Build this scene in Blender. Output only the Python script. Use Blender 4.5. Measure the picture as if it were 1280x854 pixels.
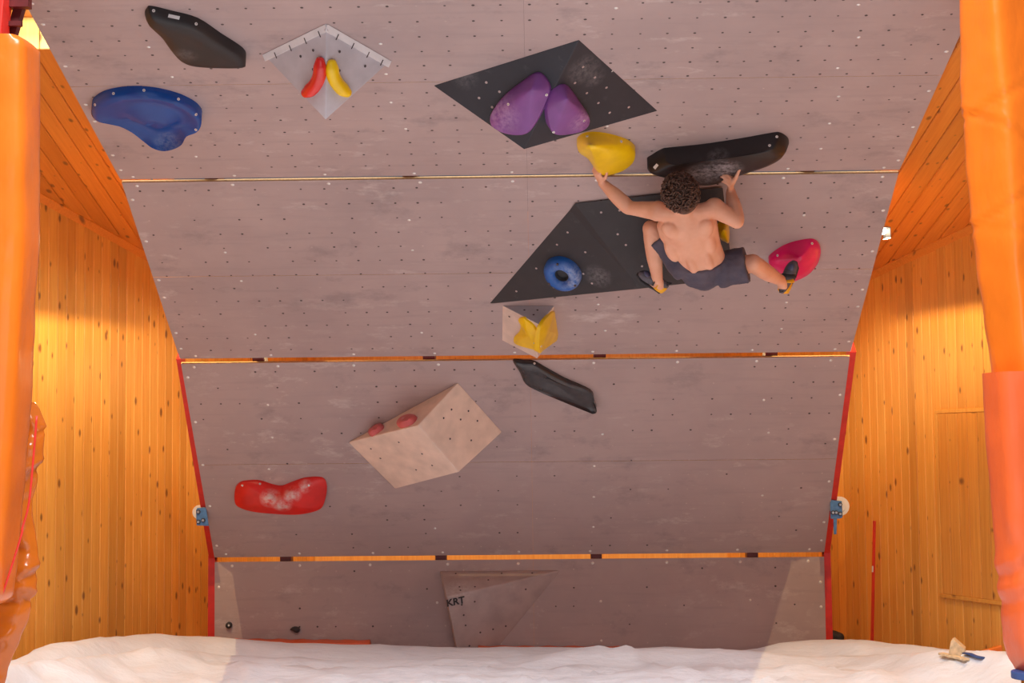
import bpy, bmesh, math, random
from mathutils import Vector as V, Matrix, noise, geometry
random.seed(7)
for o in list(bpy.data.objects): bpy.data.objects.remove(o)
SC = bpy.context.scene
COL = SC.collection
# ------------------------------------------------------------------ camera
FPX, PITCH, YAW, ROLL = 1993.087, .0689, -.0158, -.0097
CAM = V((.1722, 0, 2.05))
fwd = V((math.sin(YAW)*math.cos(PITCH), math.cos(YAW)*math.cos(PITCH), math.sin(PITCH)))
rt0 = V((math.cos(YAW), -math.sin(YAW), 0)); up0 = rt0.cross(fwd)
RT = rt0*math.cos(ROLL) + up0*math.sin(ROLL); UP = up0*math.cos(ROLL) - rt0*math.sin(ROLL)
cd = bpy.data.cameras.new('camera'); cam = bpy.data.objects.new('camera', cd); COL.objects.link(cam)
cd.sensor_width = 36; cd.lens = FPX*36/1280; cd.clip_end = 200
m = Matrix((RT, UP, -fwd)).transposed().to_4x4(); m.translation = CAM; cam.matrix_world = m
SC.camera = cam
# ------------------------------------------------------------------ light
w = bpy.data.worlds.new('world'); SC.world = w; w.use_nodes = True
w.node_tree.nodes['Background'].inputs[0].default_value = (.80, .82, 1, 1)
w.node_tree.nodes['Background'].inputs[1].default_value = .13
def area(name, loc, target, sx, sy, power, col):
    l = bpy.data.lights.new(name, 'AREA'); l.shape = 'RECTANGLE'; l.size = sx; l.size_y = sy
    l.energy = power; l.color = col
    o = bpy.data.objects.new(name, l); COL.objects.link(o); o.location = loc
    o.rotation_euler = (V(target)-V(loc)).to_track_quat('-Z', 'Y').to_euler(); return o
area('hall_ceiling_light', (0, 3.9, 8.2), (0, 5.2, 0), 6.0, 2.4, 1350, (.96, .95, .97))
area('front_fill_light', (0, -6, 3.0), (0, 8, 2.2), 9.0, 3.0, 110, (.90, .93, 1))  # added cool fill from behind the camera, no known window there
SC.view_settings.view_transform = 'Standard'; SC.view_settings.look = 'None'
SC.view_settings.gamma = 1; SC.view_settings.use_curve_mapping = False
SC.view_settings.exposure = -.12
LAMP_W = 130; LAMP_COL = (1, .70, .34)

# ------------------------------------------------------------------ pixel helpers
def ray(px, py): return fwd + RT*((px-640)/FPX) - UP*((py-427)/FPX)
def hit(px, py, p0, n):
    d = ray(px, py); return CAM + d*((p0-CAM).dot(n)/d.dot(n))
def hitY(px, py, Y): return hit(px, py, V((0, Y, 0)), V((0, 1, 0)))
class Facet:
    def __init__(s, a, b):
        s.o = a.copy(); s.v = (b-a).normalized(); s.L = (b-a).length; s.n = V((0, -s.v.z, s.v.y)); s.u = V((1, 0, 0))
    def at(s, px, py, h=0): return hit(px, py, s.o + s.n*h, s.n)
    def pt(s, u, v, h=0): return s.o + s.u*u + s.v*v + s.n*h
    def h(s, p): return (p-s.o).dot(s.n)
    def uv(s, p): return V((p.x, (p-s.o).dot(s.v)))
K, A, B, T = V((0, 13.1704, 1.1872)), V((0, 11.8783, 2.7519)), V((0, 10.1442, 3.8167)), V((0, 8.2094, 4.4212))
T = B + (T-B).normalized()*2.35
F0 = Facet(V((0, 13.1704, .20)), K); F3 = Facet(K, A); F2 = Facet(A, B); F1 = Facet(B, T)

# ------------------------------------------------------------------ materials
def nt(name):
    m = bpy.data.materials.new(name); m.use_nodes = True
    return m, m.node_tree, m.node_tree.nodes['Principled BSDF']
def lk(t, a, b): t.links.new(a, b)
def node(t, typ, **kw):
    n = t.nodes.new(typ)
    for k, v in kw.items():
        if k in n.inputs.keys() if isinstance(k, str) else False: n.inputs[k].default_value = v
        else: setattr(n, k, v)
    return n
def ramp(t, fac, stops):
    r = t.nodes.new('ShaderNodeValToRGB'); e = r.color_ramp.elements
    while len(e) < len(stops): e.new(.5)
    for q, (p, c) in zip(e, stops): q.position = p; q.color = (*c, 1) if len(c) == 3 else c
    if fac is not None: lk(t, fac, r.inputs[0])
    return r
def mixc(t, fac, a, b, blend='MIX'):
    n = t.nodes.new('ShaderNodeMix'); n.data_type = 'RGBA'; n.blend_type = blend
    for s, v in ((0, fac), (6, a), (7, b)):
        if isinstance(v, (int, float)): n.inputs[s].default_value = v
        elif isinstance(v, tuple): n.inputs[s].default_value = (*v, 1)
        else: lk(t, v, n.inputs[s])
    return n.outputs[2]
def bump(t, b, h, strength=.2, dist=.01):
    n = t.nodes.new('ShaderNodeBump'); n.inputs['Strength'].default_value = strength; n.inputs['Distance'].default_value = dist
    lk(t, h, n.inputs['Height']); lk(t, n.outputs[0], b.inputs['Normal'])
def pos(t): return t.nodes.new('ShaderNodeNewGeometry').outputs['Position']
def mapped(t, src, scale, loc=(0, 0, 0)):
    mp = t.nodes.new('ShaderNodeMapping'); mp.inputs['Scale'].default_value = scale; mp.inputs['Location'].default_value = loc
    lk(t, src, mp.inputs[0]); return mp.outputs[0]
def noi(t, src, scale, detail=3, rough=.5):
    n = t.nodes.new('ShaderNodeTexNoise'); n.inputs['Scale'].default_value = scale; n.inputs['Detail'].default_value = detail
    n.inputs['Roughness'].default_value = rough; lk(t, src, n.inputs['Vector']); return n.outputs['Fac']
MAT = {}
def plain(name, col, rough=.5, var=.12, scale=14, metal=0, bmp=.05, spec=.5, coat=0):
    m, t, b = nt(name); p = pos(t); f = noi(t, p, scale, 4)
    dark = tuple(c*(1-var) for c in col); lite = tuple(min(1, c*(1+var)) for c in col)
    r = ramp(t, f, ((.3, dark), (.7, lite))); lk(t, r.outputs[0], b.inputs['Base Color'])
    b.inputs['Roughness'].default_value = rough; b.inputs['Metallic'].default_value = metal
    b.inputs['Specular IOR Level'].default_value = spec; b.inputs['Coat Weight'].default_value = coat
    if bmp: bump(t, b, noi(t, p, scale*12, 2), bmp, .004)
    MAT[name] = m; return m
def chalked(name, col, rough, spots, strength=.75, chalkcol=(.72, .68, .68), scale=40, coat=0, base_chalk=0, pscale=None):
    """plastic/wood surface with chalk smears; spots = [(world point, radius)]"""
    m, t, b = nt(name); p = pos(t); f = noi(t, p, 8, 4)
    r = ramp(t, f, ((.3, tuple(c*.88 for c in col)), (.7, tuple(min(1, c*1.1) for c in col))))
    c = r.outputs[0]; n2 = noi(t, p, scale, 6, .65)
    total = None
    for pt, rad in spots:
        d = t.nodes.new('ShaderNodeVectorMath'); d.operation = 'DISTANCE'; lk(t, p, d.inputs[0]); d.inputs[1].default_value = pt
        mr = t.nodes.new('ShaderNodeMapRange'); mr.inputs[1].default_value = rad; mr.inputs[2].default_value = rad*.35
        lk(t, d.outputs['Value'], mr.inputs[0])
        if total is None: total = mr.outputs[0]
        else:
            a = t.nodes.new('ShaderNodeMath'); a.operation = 'MAXIMUM'; lk(t, total, a.inputs[0]); lk(t, mr.outputs[0], a.inputs[1]); total = a.outputs[0]
    nr = ramp(t, n2, ((.36, (0, 0, 0)), (.62, (1, 1, 1))))
    if total is not None:
        a = t.nodes.new('ShaderNodeMath'); a.operation = 'MULTIPLY'; lk(t, total, a.inputs[0]); lk(t, nr.outputs[0], a.inputs[1])
        a2 = t.nodes.new('ShaderNodeMath'); a2.operation = 'MULTIPLY'; lk(t, a.outputs[0], a2.inputs[0]); a2.inputs[1].default_value = strength
        c = mixc(t, a2.outputs[0], c, chalkcol)
    if base_chalk:
        nb = ramp(t, noi(t, p, 11, 6, .7), ((.60, (0, 0, 0)), (.78, (base_chalk,)*3)))
        c = mixc(t, nb.outputs[0], c, chalkcol)
    lk(t, c, b.inputs['Base Color']); b.inputs['Roughness'].default_value = rough; b.inputs['Coat Weight'].default_value = coat
    bump(t, b, noi(t, p, 160, 2), .06, .003); MAT[name] = m; return m
def wood(name, lite, dark, knot=(.16, .05, .012), rough=.42, grain=1.0):
    m, t, b = nt(name)
    tc = t.nodes.new('ShaderNodeTexCoord').outputs['Object']; oi = t.nodes.new('ShaderNodeObjectInfo')
    off = t.nodes.new('ShaderNodeVectorMath'); off.operation = 'SCALE'; off.inputs[0].default_value = (13, 7, 31); lk(t, oi.outputs['Random'], off.inputs[3])
    ad = t.nodes.new('ShaderNodeVectorMath'); ad.operation = 'ADD'; lk(t, tc, ad.inputs[0]); lk(t, off.outputs[0], ad.inputs[1])
    g = noi(t, mapped(t, ad.outputs[0], (30, 30, .9)), 2.2, 5, .6)
    c = ramp(t, g, ((.3, dark), (.68, lite))).outputs[0]
    vv = ramp(t, oi.outputs['Random'], ((0, (.80, .76, .70)), (.5, (1, 1, 1)), (1, (1.0, .92, .82)))).outputs[0]
    c = mixc(t, 1.0, c, vv, 'MULTIPLY')
    vo = t.nodes.new('ShaderNodeTexVoronoi'); vo.voronoi_dimensions = '2D'; vo.inputs['Scale'].default_value = 1; vo.inputs['Randomness'].default_value = 1
    sx = t.nodes.new('ShaderNodeSeparateXYZ'); lk(t, mapped(t, ad.outputs[0], (6.5, 1, 3.0)), sx.inputs[0])
    cx = t.nodes.new('ShaderNodeCombineXYZ'); lk(t, sx.outputs[0], cx.inputs[0]); lk(t, sx.outputs[2], cx.inputs[1]); lk(t, cx.outputs[0], vo.inputs['Vector'])
    kd = t.nodes.new('ShaderNodeMath'); kd.operation = 'MULTIPLY_ADD'; lk(t, vo.outputs['Color'], kd.inputs[0]); kd.inputs[1].default_value = .16; lk(t, vo.outputs['Distance'], kd.inputs[2])
    kr = ramp(t, kd.outputs[0], ((.09, (.85,)*3), (.16, (0, 0, 0))))
    km = mixc(t, kr.outputs[0], c, knot)
    st = ramp(t, noi(t, mapped(t, ad.outputs[0], (9, 9, .5)), 1.2, 3), ((.62, (0, 0, 0)), (.85, (.45,)*3)))
    c2 = mixc(t, st.outputs[0], km, tuple(d*.55 for d in dark))
    lk(t, c2, b.inputs['Base Color']); b.inputs['Roughness'].default_value = rough
    bump(t, b, g, .12, .003); MAT[name] = m; return m
wood('pine', (.84, .41, .078), (.72, .29, .042))
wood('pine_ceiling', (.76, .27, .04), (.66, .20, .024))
wood('pine_hatch', (.72, .32, .055), (.62, .23, .032))
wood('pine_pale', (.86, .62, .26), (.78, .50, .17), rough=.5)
# climbing panel: grey textured paint, chalk smears, rubber scuffs
m, t, b = nt('panel_grey'); p = pos(t)
base = ramp(t, noi(t, p, 1.1, 5, .6), ((.3, (.40, .308, .305)), (.7, (.485, .375, .365)))).outputs[0]
streak = ramp(t, noi(t, mapped(t, p, (1.2, 14, 14)), 1.4, 4, .6), ((.52, (0, 0, 0)), (.75, (.30,)*3))).outputs[0]
c = mixc(t, streak, base, (.30, .245, .25))
ch = ramp(t, noi(t, mapped(t, p, (1, 2.2, 2.2), (3, 5, 2)), 3.1, 8, .72), ((.56, (0, 0, 0)), (.72, (.6,)*3))).outputs[0]
big = ramp(t, noi(t, mapped(t, p, (1, 1, 1), (9, 1, 4)), .8, 2), ((.40, (0, 0, 0)), (.60, (1, 1, 1)))).outputs[0]
chm = mixc(t, 1.0, ch, big, 'MULTIPLY')
c = mixc(t, chm, c, (.70, .63, .62))
sc = ramp(t, noi(t, mapped(t, p, (1, 1.5, 1.5), (1, 8, 3)), 2.0, 7, .7), ((.56, (0, 0, 0)), (.76, (.6,)*3))).outputs[0]
c = mixc(t, sc, c, (.20, .168, .175))
lk(t, c, b.inputs['Base Color']); b.inputs['Roughness'].default_value = .62
bump(t, b, noi(t, p, 260, 2), .12, .002); MAT['panel_grey'] = m
plain('ply_edge', (.66, .42, .20), .6, .15, 60)
plain('hole', (.085, .065, .066), .8, .2)
plain('pale_hole', (.48, .38, .365), .6, .2)
plain('screw', (.85, .82, .80), .25, .05, metal=.2)
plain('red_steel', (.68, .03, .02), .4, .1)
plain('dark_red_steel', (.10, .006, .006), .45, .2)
plain('blue_paint', (.075, .20, .44), .4, .15, 40)
plain('nylon', (.82, .78, .72), .4, .06)
plain('bolt', (.62, .62, .64), .28, .1, metal=.9)
plain('label_white', (.80, .80, .80), .5, .05)
plain('ink', (.03, .028, .03), .6, .1)
plain('strap_blue', (.03, .07, .22), .55, .15)
plain('timber', (.74, .55, .33), .6, .2, 30)
plain('rubber', (.035, .035, .04), .6, .2)
plain('shoe_grey', (.10, .095, .12), .55, .2, 60)
plain('shoe_yellow', (.85, .44, .02), .45, .1)
plain('shoe_blue', (.07, .08, .16), .4, .1)
plain('lamp_housing', (.12, .12, .13), .5)
plain('mat_vinyl', (.80, .78, .77), .5, .05, 4)
plain('mat_blue', (.35, .42, .70), .45, .05)
m, t, b = nt('lamp_glass'); b.inputs['Base Color'].default_value = (1, .9, .7, 1)
b.inputs['Emission Color'].default_value = (1, .90, .66, 1); b.inputs['Emission Strength'].default_value = 14; MAT['lamp_glass'] = m
def vinyl(name, col, rough=.3):
    m, t, b = nt(name); p = pos(t)
    r = ramp(t, noi(t, p, 2.5, 4), ((.3, tuple(c*.9 for c in col)), (.7, tuple(min(1, c*1.06) for c in col))))
    lk(t, r.outputs[0], b.inputs['Base Color']); b.inputs['Roughness'].default_value = rough; b.inputs['Coat Weight'].default_value = .25
    b.inputs['Coat Roughness'].default_value = .12
    wv = noi(t, mapped(t, p, (3, 3, 1.6)), 2.4, 3, .5); bump(t, b, wv, .35, .03); MAT[name] = m
vinyl('vinyl_orange', (.76, .165, .010)); vinyl('vinyl_red_orange', (.74, .115, .022), .4); vinyl('vinyl_drape', (.58, .14, .012), .24)
m, t, b = nt('white_tarp'); p = pos(t)
r = ramp(t, noi(t, p, 1.6, 4), ((.3, (.73, .745, .80)), (.7, (.80, .82, .87)))); lk(t, r.outputs[0], b.inputs['Base Color'])
b.inputs['Roughness'].default_value = .55; bump(t, b, noi(t, mapped(t, p, (1, 2.5, 2.5)), 5, 5, .6), .5, .03); MAT['white_tarp'] = m
# skin, hair, shorts
m, t, b = nt('skin'); p = pos(t)
r = ramp(t, noi(t, p, 9, 4), ((.3, (.76, .37, .235)), (.7, (.86, .47, .32)))); lk(t, r.outputs[0], b.inputs['Base Color'])
b.inputs['Roughness'].default_value = .5; b.inputs['Subsurface Weight'].default_value = .12; b.inputs['Subsurface Radius'].default_value = (.02, .008, .004)
bump(t, b, noi(t, p, 120, 2), .06, .002); MAT['skin'] = m
plain('hair', (.10, .048, .032), .55, .45, 50, bmp=.4)
m, t, b = nt('shorts_navy'); p = pos(t)
r = ramp(t, noi(t, p, 7, 4), ((.3, (.065, .060, .095)), (.7, (.125, .105, .135)))); lk(t, r.outputs[0], b.inputs['Base Color'])
b.inputs['Roughness'].default_value = .8; bump(t, b, noi(t, mapped(t, p, (1, 1, 1)), 26, 3), .5, .012); MAT['shorts_navy'] = m
plain('waistband', (.05, .05, .08), .8, .2)
plain('eye_white', (.8, .8, .8), .2, .02)

# ------------------------------------------------------------------ object helpers
def tag(o, label=None, cat=None, group=None, kind=None):
    for k, v in (('label', label), ('category', cat), ('group', group), ('kind', kind)):
        if v: o[k] = v
    return o
def empty(name, loc, label=None, cat=None, group=None, kind=None):
    o = bpy.data.objects.new(name, None); COL.objects.link(o); o.location = loc; o.empty_display_size = .1
    return tag(o, label, cat, group, kind)
def mesh(name, verts, faces, mats, parent=None, origin=None, smooth=False, fmat=None, angle=None):
    """verts are in world space; origin = where the object's own origin lies"""
    base = V(origin) if origin is not None else (wloc(parent) if parent else V((0, 0, 0)))
    me = bpy.data.meshes.new(name); me.from_pydata([tuple(V(v)-base) for v in verts], [], faces)
    for mm in (mats if isinstance(mats, (list, tuple)) else [mats]): me.materials.append(MAT[mm])
    if fmat:
        for p_, i in zip(me.polygons, fmat): p_.material_index = i
    bm = bmesh.new(); bm.from_mesh(me); bmesh.ops.recalc_face_normals(bm, faces=bm.faces); bm.to_mesh(me); bm.free()
    if smooth:
        for p_ in me.polygons: p_.use_smooth = True
        if angle: me.set_sharp_from_angle(angle=math.radians(angle))
    o = bpy.data.objects.new(name, me); COL.objects.link(o)
    if parent: o.parent = parent; o.location = base - wloc(parent)
    else: o.location = base
    return o
def wloc(o):
    p = V(o.location)
    while o.parent: o = o.parent; p += V(o.location)
    return p
class MB:
    def __init__(s): s.v = []; s.f = []; s.m = []
    def add(s, vs, fs, mi=0):
        k = len(s.v); s.v += [V(a) for a in vs]; s.f += [[i+k for i in f] for f in fs]; s.m += [mi]*len(fs)
    def hexa(s, p, mi=0, mis=None):       # 8 corners: 0-3 bottom ring, 4-7 top ring
        s.add(p, [[0, 3, 2, 1], [4, 5, 6, 7], [0, 1, 5, 4], [1, 2, 6, 5], [2, 3, 7, 6], [3, 0, 4, 7]], mi)
        if mis: s.m[-6:] = mis
    def box(s, c, sx, sy, sz, ax=None, mi=0):
        X, Y, Z = ax or (V((1, 0, 0)), V((0, 1, 0)), V((0, 0, 1))); c = V(c)
        q = [c + X*(a*sx/2) + Y*(b_*sy/2) + Z*(d*sz/2) for d in (-1, 1) for a, b_ in ((-1, -1), (1, -1), (1, 1), (-1, 1))]
        s.hexa(q, mi)
    def cyl(s, a, b_, r, r2=None, n=12, mi=0, cap=True):
        a, b_ = V(a), V(b_); r2 = r if r2 is None else r2; d = (b_-a).normalized()
        x = d.orthogonal().normalized(); y = d.cross(x)
        vs = []
        for c, rr in ((a, r), (b_, r2)):
            vs += [c + (x*math.cos(2*math.pi*i/n) + y*math.sin(2*math.pi*i/n))*rr for i in range(n)]
        fs = [[i, (i+1) % n, n+(i+1) % n, n+i] for i in range(n)]
        if cap: fs += [list(range(n))[::-1], list(range(n, 2*n))]
        s.add(vs, fs, mi)
    def tube(s, pts, rad, n=10, mi=0, flat=None):
        """tapered closed tube along pts; rad list of r or (r_side, r_depth); flat = reference depth axis"""
        pts = [V(p) for p in pts]; vs = []; N = len(pts); prev = None
        for i, p in enumerate(pts):
            d = (pts[min(i+1, N-1)] - pts[max(i-1, 0)]).normalized()
            if flat is not None:
                y = V(flat) - d*V(flat).dot(d); y.normalize(); x = y.cross(d)
            else:
                x = d.orthogonal().normalized() if prev is None else (prev - d*prev.dot(d)).normalized(); y = d.cross(x); prev = x
            r = rad[i]; rx, ry = (r, r) if not isinstance(r, tuple) else r
            vs += [p + x*math.cos(2*math.pi*k/n)*rx + y*math.sin(2*math.pi*k/n)*ry for k in range(n)]
        fs = [[i*n+k, i*n+(k+1) % n, (i+1)*n+(k+1) % n, (i+1)*n+k] for i in range(N-1) for k in range(n)]
        fs += [list(range(n))[::-1], list(range((N-1)*n, N*n))]
        s.add(vs, fs, mi)
    def ball(s, c, r, ax=None, nu=14, nv=9, mi=0):
        X, Y, Z = ax or (V((1, 0, 0)), V((0, 1, 0)), V((0, 0, 1))); rx, ry, rz = r if isinstance(r, tuple) else (r, r, r); c = V(c)
        vs = [c + Z*rz]
        for j in range(1, nv):
            th = math.pi*j/nv
            vs += [c + X*(rx*math.sin(th)*math.cos(2*math.pi*i/nu)) + Y*(ry*math.sin(th)*math.sin(2*math.pi*i/nu)) + Z*(rz*math.cos(th)) for i in range(nu)]
        vs.append(c - Z*rz); fs = [[0, 1+i, 1+(i+1) % nu] for i in range(nu)]
        for j in range(nv-2):
            fs += [[1+j*nu+i, 1+(j+1)*nu+i, 1+(j+1)*nu+(i+1) % nu, 1+j*nu+(i+1) % nu] for i in range(nu)]
        k = 1+(nv-2)*nu; fs += [[k+i, len(vs)-1, k+(i+1) % nu] for i in range(nu)]
        s.add(vs, fs, mi)
    def build(s, name, mats, parent=None, origin=None, smooth=False, angle=None):
        return mesh(name, s.v, s.f, mats, parent, origin, smooth, s.m, angle)
def bevel(o, wdt=.004, seg=2, ang=35):
    md = o.modifiers.new('bevel', 'BEVEL'); md.width = wdt; md.segments = seg; md.limit_method = 'ANGLE'; md.angle_limit = math.radians(ang)
    return o
def remesh(o, vox, smooth=8, fac=.5):
    md = o.modifiers.new('r', 'REMESH'); md.mode = 'VOXEL'; md.voxel_size = vox
    ms = o.modifiers.new('s', 'SMOOTH'); ms.iterations = smooth; ms.factor = fac
    dg = bpy.context.evaluated_depsgraph_get(); dg.update()
    me = bpy.data.meshes.new_from_object(o.evaluated_get(dg)); old = o.data; o.modifiers.clear(); o.data = me
    for p_ in me.polygons: p_.use_smooth = True
    return o
def spline(pts, n=5, closed=True):
    N = len(pts); out = []
    for i in range(N if closed else N-1):
        g = (lambda k: pts[k % N]) if closed else (lambda k: pts[max(0, min(N-1, k))])
        a, b_, c, d = g(i-1), g(i), g(i+1), g(i+2)
        for j in range(n):
            t_ = j/n
            out.append(tuple(.5*(2*b_[k] + (c[k]-a[k])*t_ + (2*a[k]-5*b_[k]+4*c[k]-d[k])*t_*t_ + (3*b_[k]-a[k]-3*c[k]+d[k])*t_**3) for k in range(len(b_))))
    if not closed: out.append(tuple(pts[-1]))
    return out
def interp(tab, x):
    if x <= tab[0][0]: return tab[0][1]
    for (a, ya), (b_, yb) in zip(tab, tab[1:]):
        if x <= b_: s_ = (x-a)/(b_-a); s_ = s_*s_*(3-2*s_)*.5 + s_*.5; return ya + (yb-ya)*s_
    return tab[-1][1]

# ================================================================== the room
WB = .40; YF = 13.9
XL = hitY(262, 700, YF).x; XR = hitY(1037, 700, YF).x
def wallX(s, Y): return (XL - WB*(YF-Y)) if s < 0 else (XR + WB*(YF-Y))
CE = {-1: (3.70, 12.99, .238), 1: (3.49, 13.18, .171)}
def ceilZ(s, Y): z, y0, k = CE[s]; return z + k*(y0-Y)
def wall_hit(s, px, py):
    n = V((1, -s*-WB, 0)) if s > 0 else V((1, -WB, 0))
    n = V((1, WB, 0)) if s > 0 else V((1, -WB, 0))
    return hit(px, py, V((wallX(s, 10), 10, 0)), n)
YN = 7.0; YB = 15.6
def slab(name, pts, nrm, th, mat, **kw):
    n = V(nrm).normalized(); mb = MB(); k = len(pts)
    mb.add([V(p) for p in pts] + [V(p)+n*th for p in pts], [list(range(k))[::-1], list(range(k, 2*k))] + [[i, (i+1) % k, k+(i+1) % k, k+i] for i in range(k)])
    return mb.build(name, mat, **kw)
floor = slab('floor', [(-9, -8, 0), (9, -8, 0), (9, 17, 0), (-9, 17, 0)], (0, 0, -1), .1, 'mat_vinyl'); tag(floor, 'pale vinyl floor under the crash mats', None, kind='structure')
for s, nm in ((-1, 'wall_left'), (1, 'wall_right')):
    xa, xb = wallX(s, YN), wallX(s, YB)
    out = V((s*1, WB, 0)).normalized()
    wl = slab(nm, [V((xa, YN, 0)), V((xb, YB, 0)), V((xb, YB, ceilZ(s, YB))), V((xa, YN, ceilZ(s, YN)))], out, .08, 'pine', origin=(xa, YN, 0))
    tag(wl, 'side wall of varnished vertical pine boards %s' % ('beside the blue kidney hold' if s < 0 else 'beside the magenta hold'), None, kind='structure')
    d = (V((xb, YB, 0)) - V((xa, YN, 0))); Ln = d.length; d.normalize(); ins = -out
    W = .107; k = int(Ln/W)
    for i in range(k):
        c0 = V((xa, YN, 0)) + d*(W*(i+.5)); Yc = c0.y
        if Yc < 9.6: continue
        za, zb = ceilZ(s, Yc - d.y*W/2)-.004, ceilZ(s, Yc + d.y*W/2)-.004
        th = .014 + random.uniform(-.0015, .0015); hw = W/2-.0016; ch = .005
        # board cross-section with chamfered long edges; local x = width, y = thickness, z = length
        sec = [(-hw, 0), (-hw, th-ch), (-hw+ch, th), (hw-ch, th), (hw, th-ch), (hw, 0)]
        vs = [(x, y, .0) for x, y in sec] + [(x, y, za + (zb-za)*(x+hw)/(2*hw)) for x, y in sec]
        fs = [[j, (j+1) % 6, 6+(j+1) % 6, 6+j] for j in range(6)] + [list(range(6))[::-1], list(range(6, 12))]
        me = bpy.data.meshes.new('plank'); me.from_pydata(vs, [], fs); me.materials.append(MAT['pine'])
        bm = bmesh.new(); bm.from_mesh(me); bmesh.ops.recalc_face_normals(bm, faces=bm.faces); bm.to_mesh(me); bm.free()
        o = bpy.data.objects.new('plank', me); COL.objects.link(o); o.parent = wl
        o.location = c0 - V((xa, YN, 0)); zz = V((0, 0, 1)); o.rotation_euler = Matrix((d, ins, zz)).transposed().to_euler() if d.cross(ins).z > 0 else Matrix((d, ins, zz)).transposed().to_euler()
        if d.cross(ins).z < 0:       # keep a right-handed frame on the mirrored side
            o.rotation_euler = Matrix((-d, ins, zz)).transposed().to_euler()
            for vtx in me.vertices: vtx.co.x = -vtx.co.x
            me.flip_normals()
bw = slab('wall_back', [(-3.4, YB, 0), (3.4, YB, 0), (3.4, YB, 3.4), (-3.4, YB, 3.4)], (0, 1, 0), .08, 'pine'); tag(bw, 'pine boarded wall behind the climbing wall', None, kind='structure')
# ceilings rise towards the hall; boards run in depth
YEDGE = {}
for s in (-1, 1):
    z, y0, kk = CE[s]; cn = V((0, kk, 1)).normalized()
    e = hit(45, 62.5, V((0, y0, z)), cn) if s < 0 else hit(1275, 47, V((0, y0, z)), cn)
    ye = e.y; YEDGE[s] = ye
    xo = s*4.8
    c = slab('ceiling' , [V((s*2.506, ye, ceilZ(s, ye)+.018)), V((xo, ye, ceilZ(s, ye)+.018)), V((xo, YB, ceilZ(s, YB)+.018)), V((0, YB, ceilZ(s, YB)+.018)), V((0, 11.7, ceilZ(s, 11.7)+.018)), V((s*2.506, 11.7, ceilZ(s, 11.7)+.018))], (0, 0, 1), .06, 'pine_ceiling', origin=(s*2.4, ye, ceilZ(s, ye)))
    tag(c, 'sloping pine board ceiling above the %s wall' % ('left' if s < 0 else 'right'), None, kind='structure')
    W = .128
    dl = (V((0, YB, ceilZ(s, YB))) - V((0, ye, ceilZ(s, ye)))); Ld = dl.length; dl.normalize(); dn = V((0, kk, 1)).normalized()
    x = 2.507+W/2
    while x < 4.7:
        # clip against the splayed side wall
        hw = W/2-.002; th = .016; ch = .006
        yw = YF - (x+.06 - abs(XL if s < 0 else XR))/WB      # depth where the wall crosses this board
        Le = Ld if yw > YB else max(0, (yw-ye)/dl.y + .12)
        if Le > .1:
            sec = [(-hw, 0), (-hw, -th+ch), (-hw+ch, -th), (hw-ch, -th), (hw, -th+ch), (hw, 0)]
            vs = [(a, b_, 0) for a, b_ in sec] + [(a, b_, Le) for a, b_ in sec]
            fs = [[j, (j+1) % 6, 6+(j+1) % 6, 6+j] for j in range(6)] + [list(range(6))[::-1], list(range(6, 12))]
            me = bpy.data.meshes.new('plank'); me.from_pydata(vs, [], fs); me.materials.append(MAT['pine_ceiling'])
            bm = bmesh.new(); bm.from_mesh(me); bmesh.ops.recalc_face_normals(bm, faces=bm.faces); bm.to_mesh(me); bm.free()
            o = bpy.data.objects.new('plank', me); COL.objects.link(o); o.parent = c
            o.location = V((s*x, ye, ceilZ(s, ye)+.016)) - V((s*2.4, ye, ceilZ(s, ye)))
            o.rotation_euler = Matrix((V((-1, 0, 0)), dn, dl)).transposed().to_euler()
        x += W
    # cove strip between wall and ceiling
    mb = MB(); dw = (V((wallX(s, YB), YB, ceilZ(s, YB))) - V((wallX(s, 9.5), 9.5, ceilZ(s, 9.5)))).normalized()
    a = V((wallX(s, 9.5), 9.5, ceilZ(s, 9.5))); b_ = V((wallX(s, YB), YB, ceilZ(s, YB))); inn = V((-s, -WB, 0)).normalized()
    q = []
    for P in (a, b_): q += [P + inn*.012 - V((0, 0, .05)), P + inn*.055 - V((0, 0, .005)), P + inn*.055 + V((0, 0, .01)), P + inn*.012 + V((0, 0, .01))]
    mb.hexa(q); tr = mb.build('trim_%d' % (1 if s < 0 else 2), 'pine_ceiling', origin=a); tag(tr, 'pine cove strip between side wall and sloping ceiling', None, kind='structure')
    # raised fascia in front of the ceiling edge, upright boards
    ztop = hitY(30, 22.5, ye).z if s < 0 else hitY(1275, 8, ye).z
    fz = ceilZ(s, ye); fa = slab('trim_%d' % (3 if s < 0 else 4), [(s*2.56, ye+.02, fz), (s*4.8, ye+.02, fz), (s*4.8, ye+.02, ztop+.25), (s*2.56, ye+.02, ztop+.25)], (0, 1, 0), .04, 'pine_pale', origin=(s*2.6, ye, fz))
    tag(fa, 'brightly lit pale fascia boards above the ceiling edge', None, kind='structure')
    x = 2.63
    while x < 4.7:
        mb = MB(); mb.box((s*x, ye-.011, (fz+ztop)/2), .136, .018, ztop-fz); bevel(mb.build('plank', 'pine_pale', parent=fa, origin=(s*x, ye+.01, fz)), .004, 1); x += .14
    mb = MB(); mb.box((s*3.68, ye-.10, ztop+.05), 2.2, .26, .10); mb.build('batten', 'pine_ceiling', parent=fa, origin=(s*3.3, ye, ztop))

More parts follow.
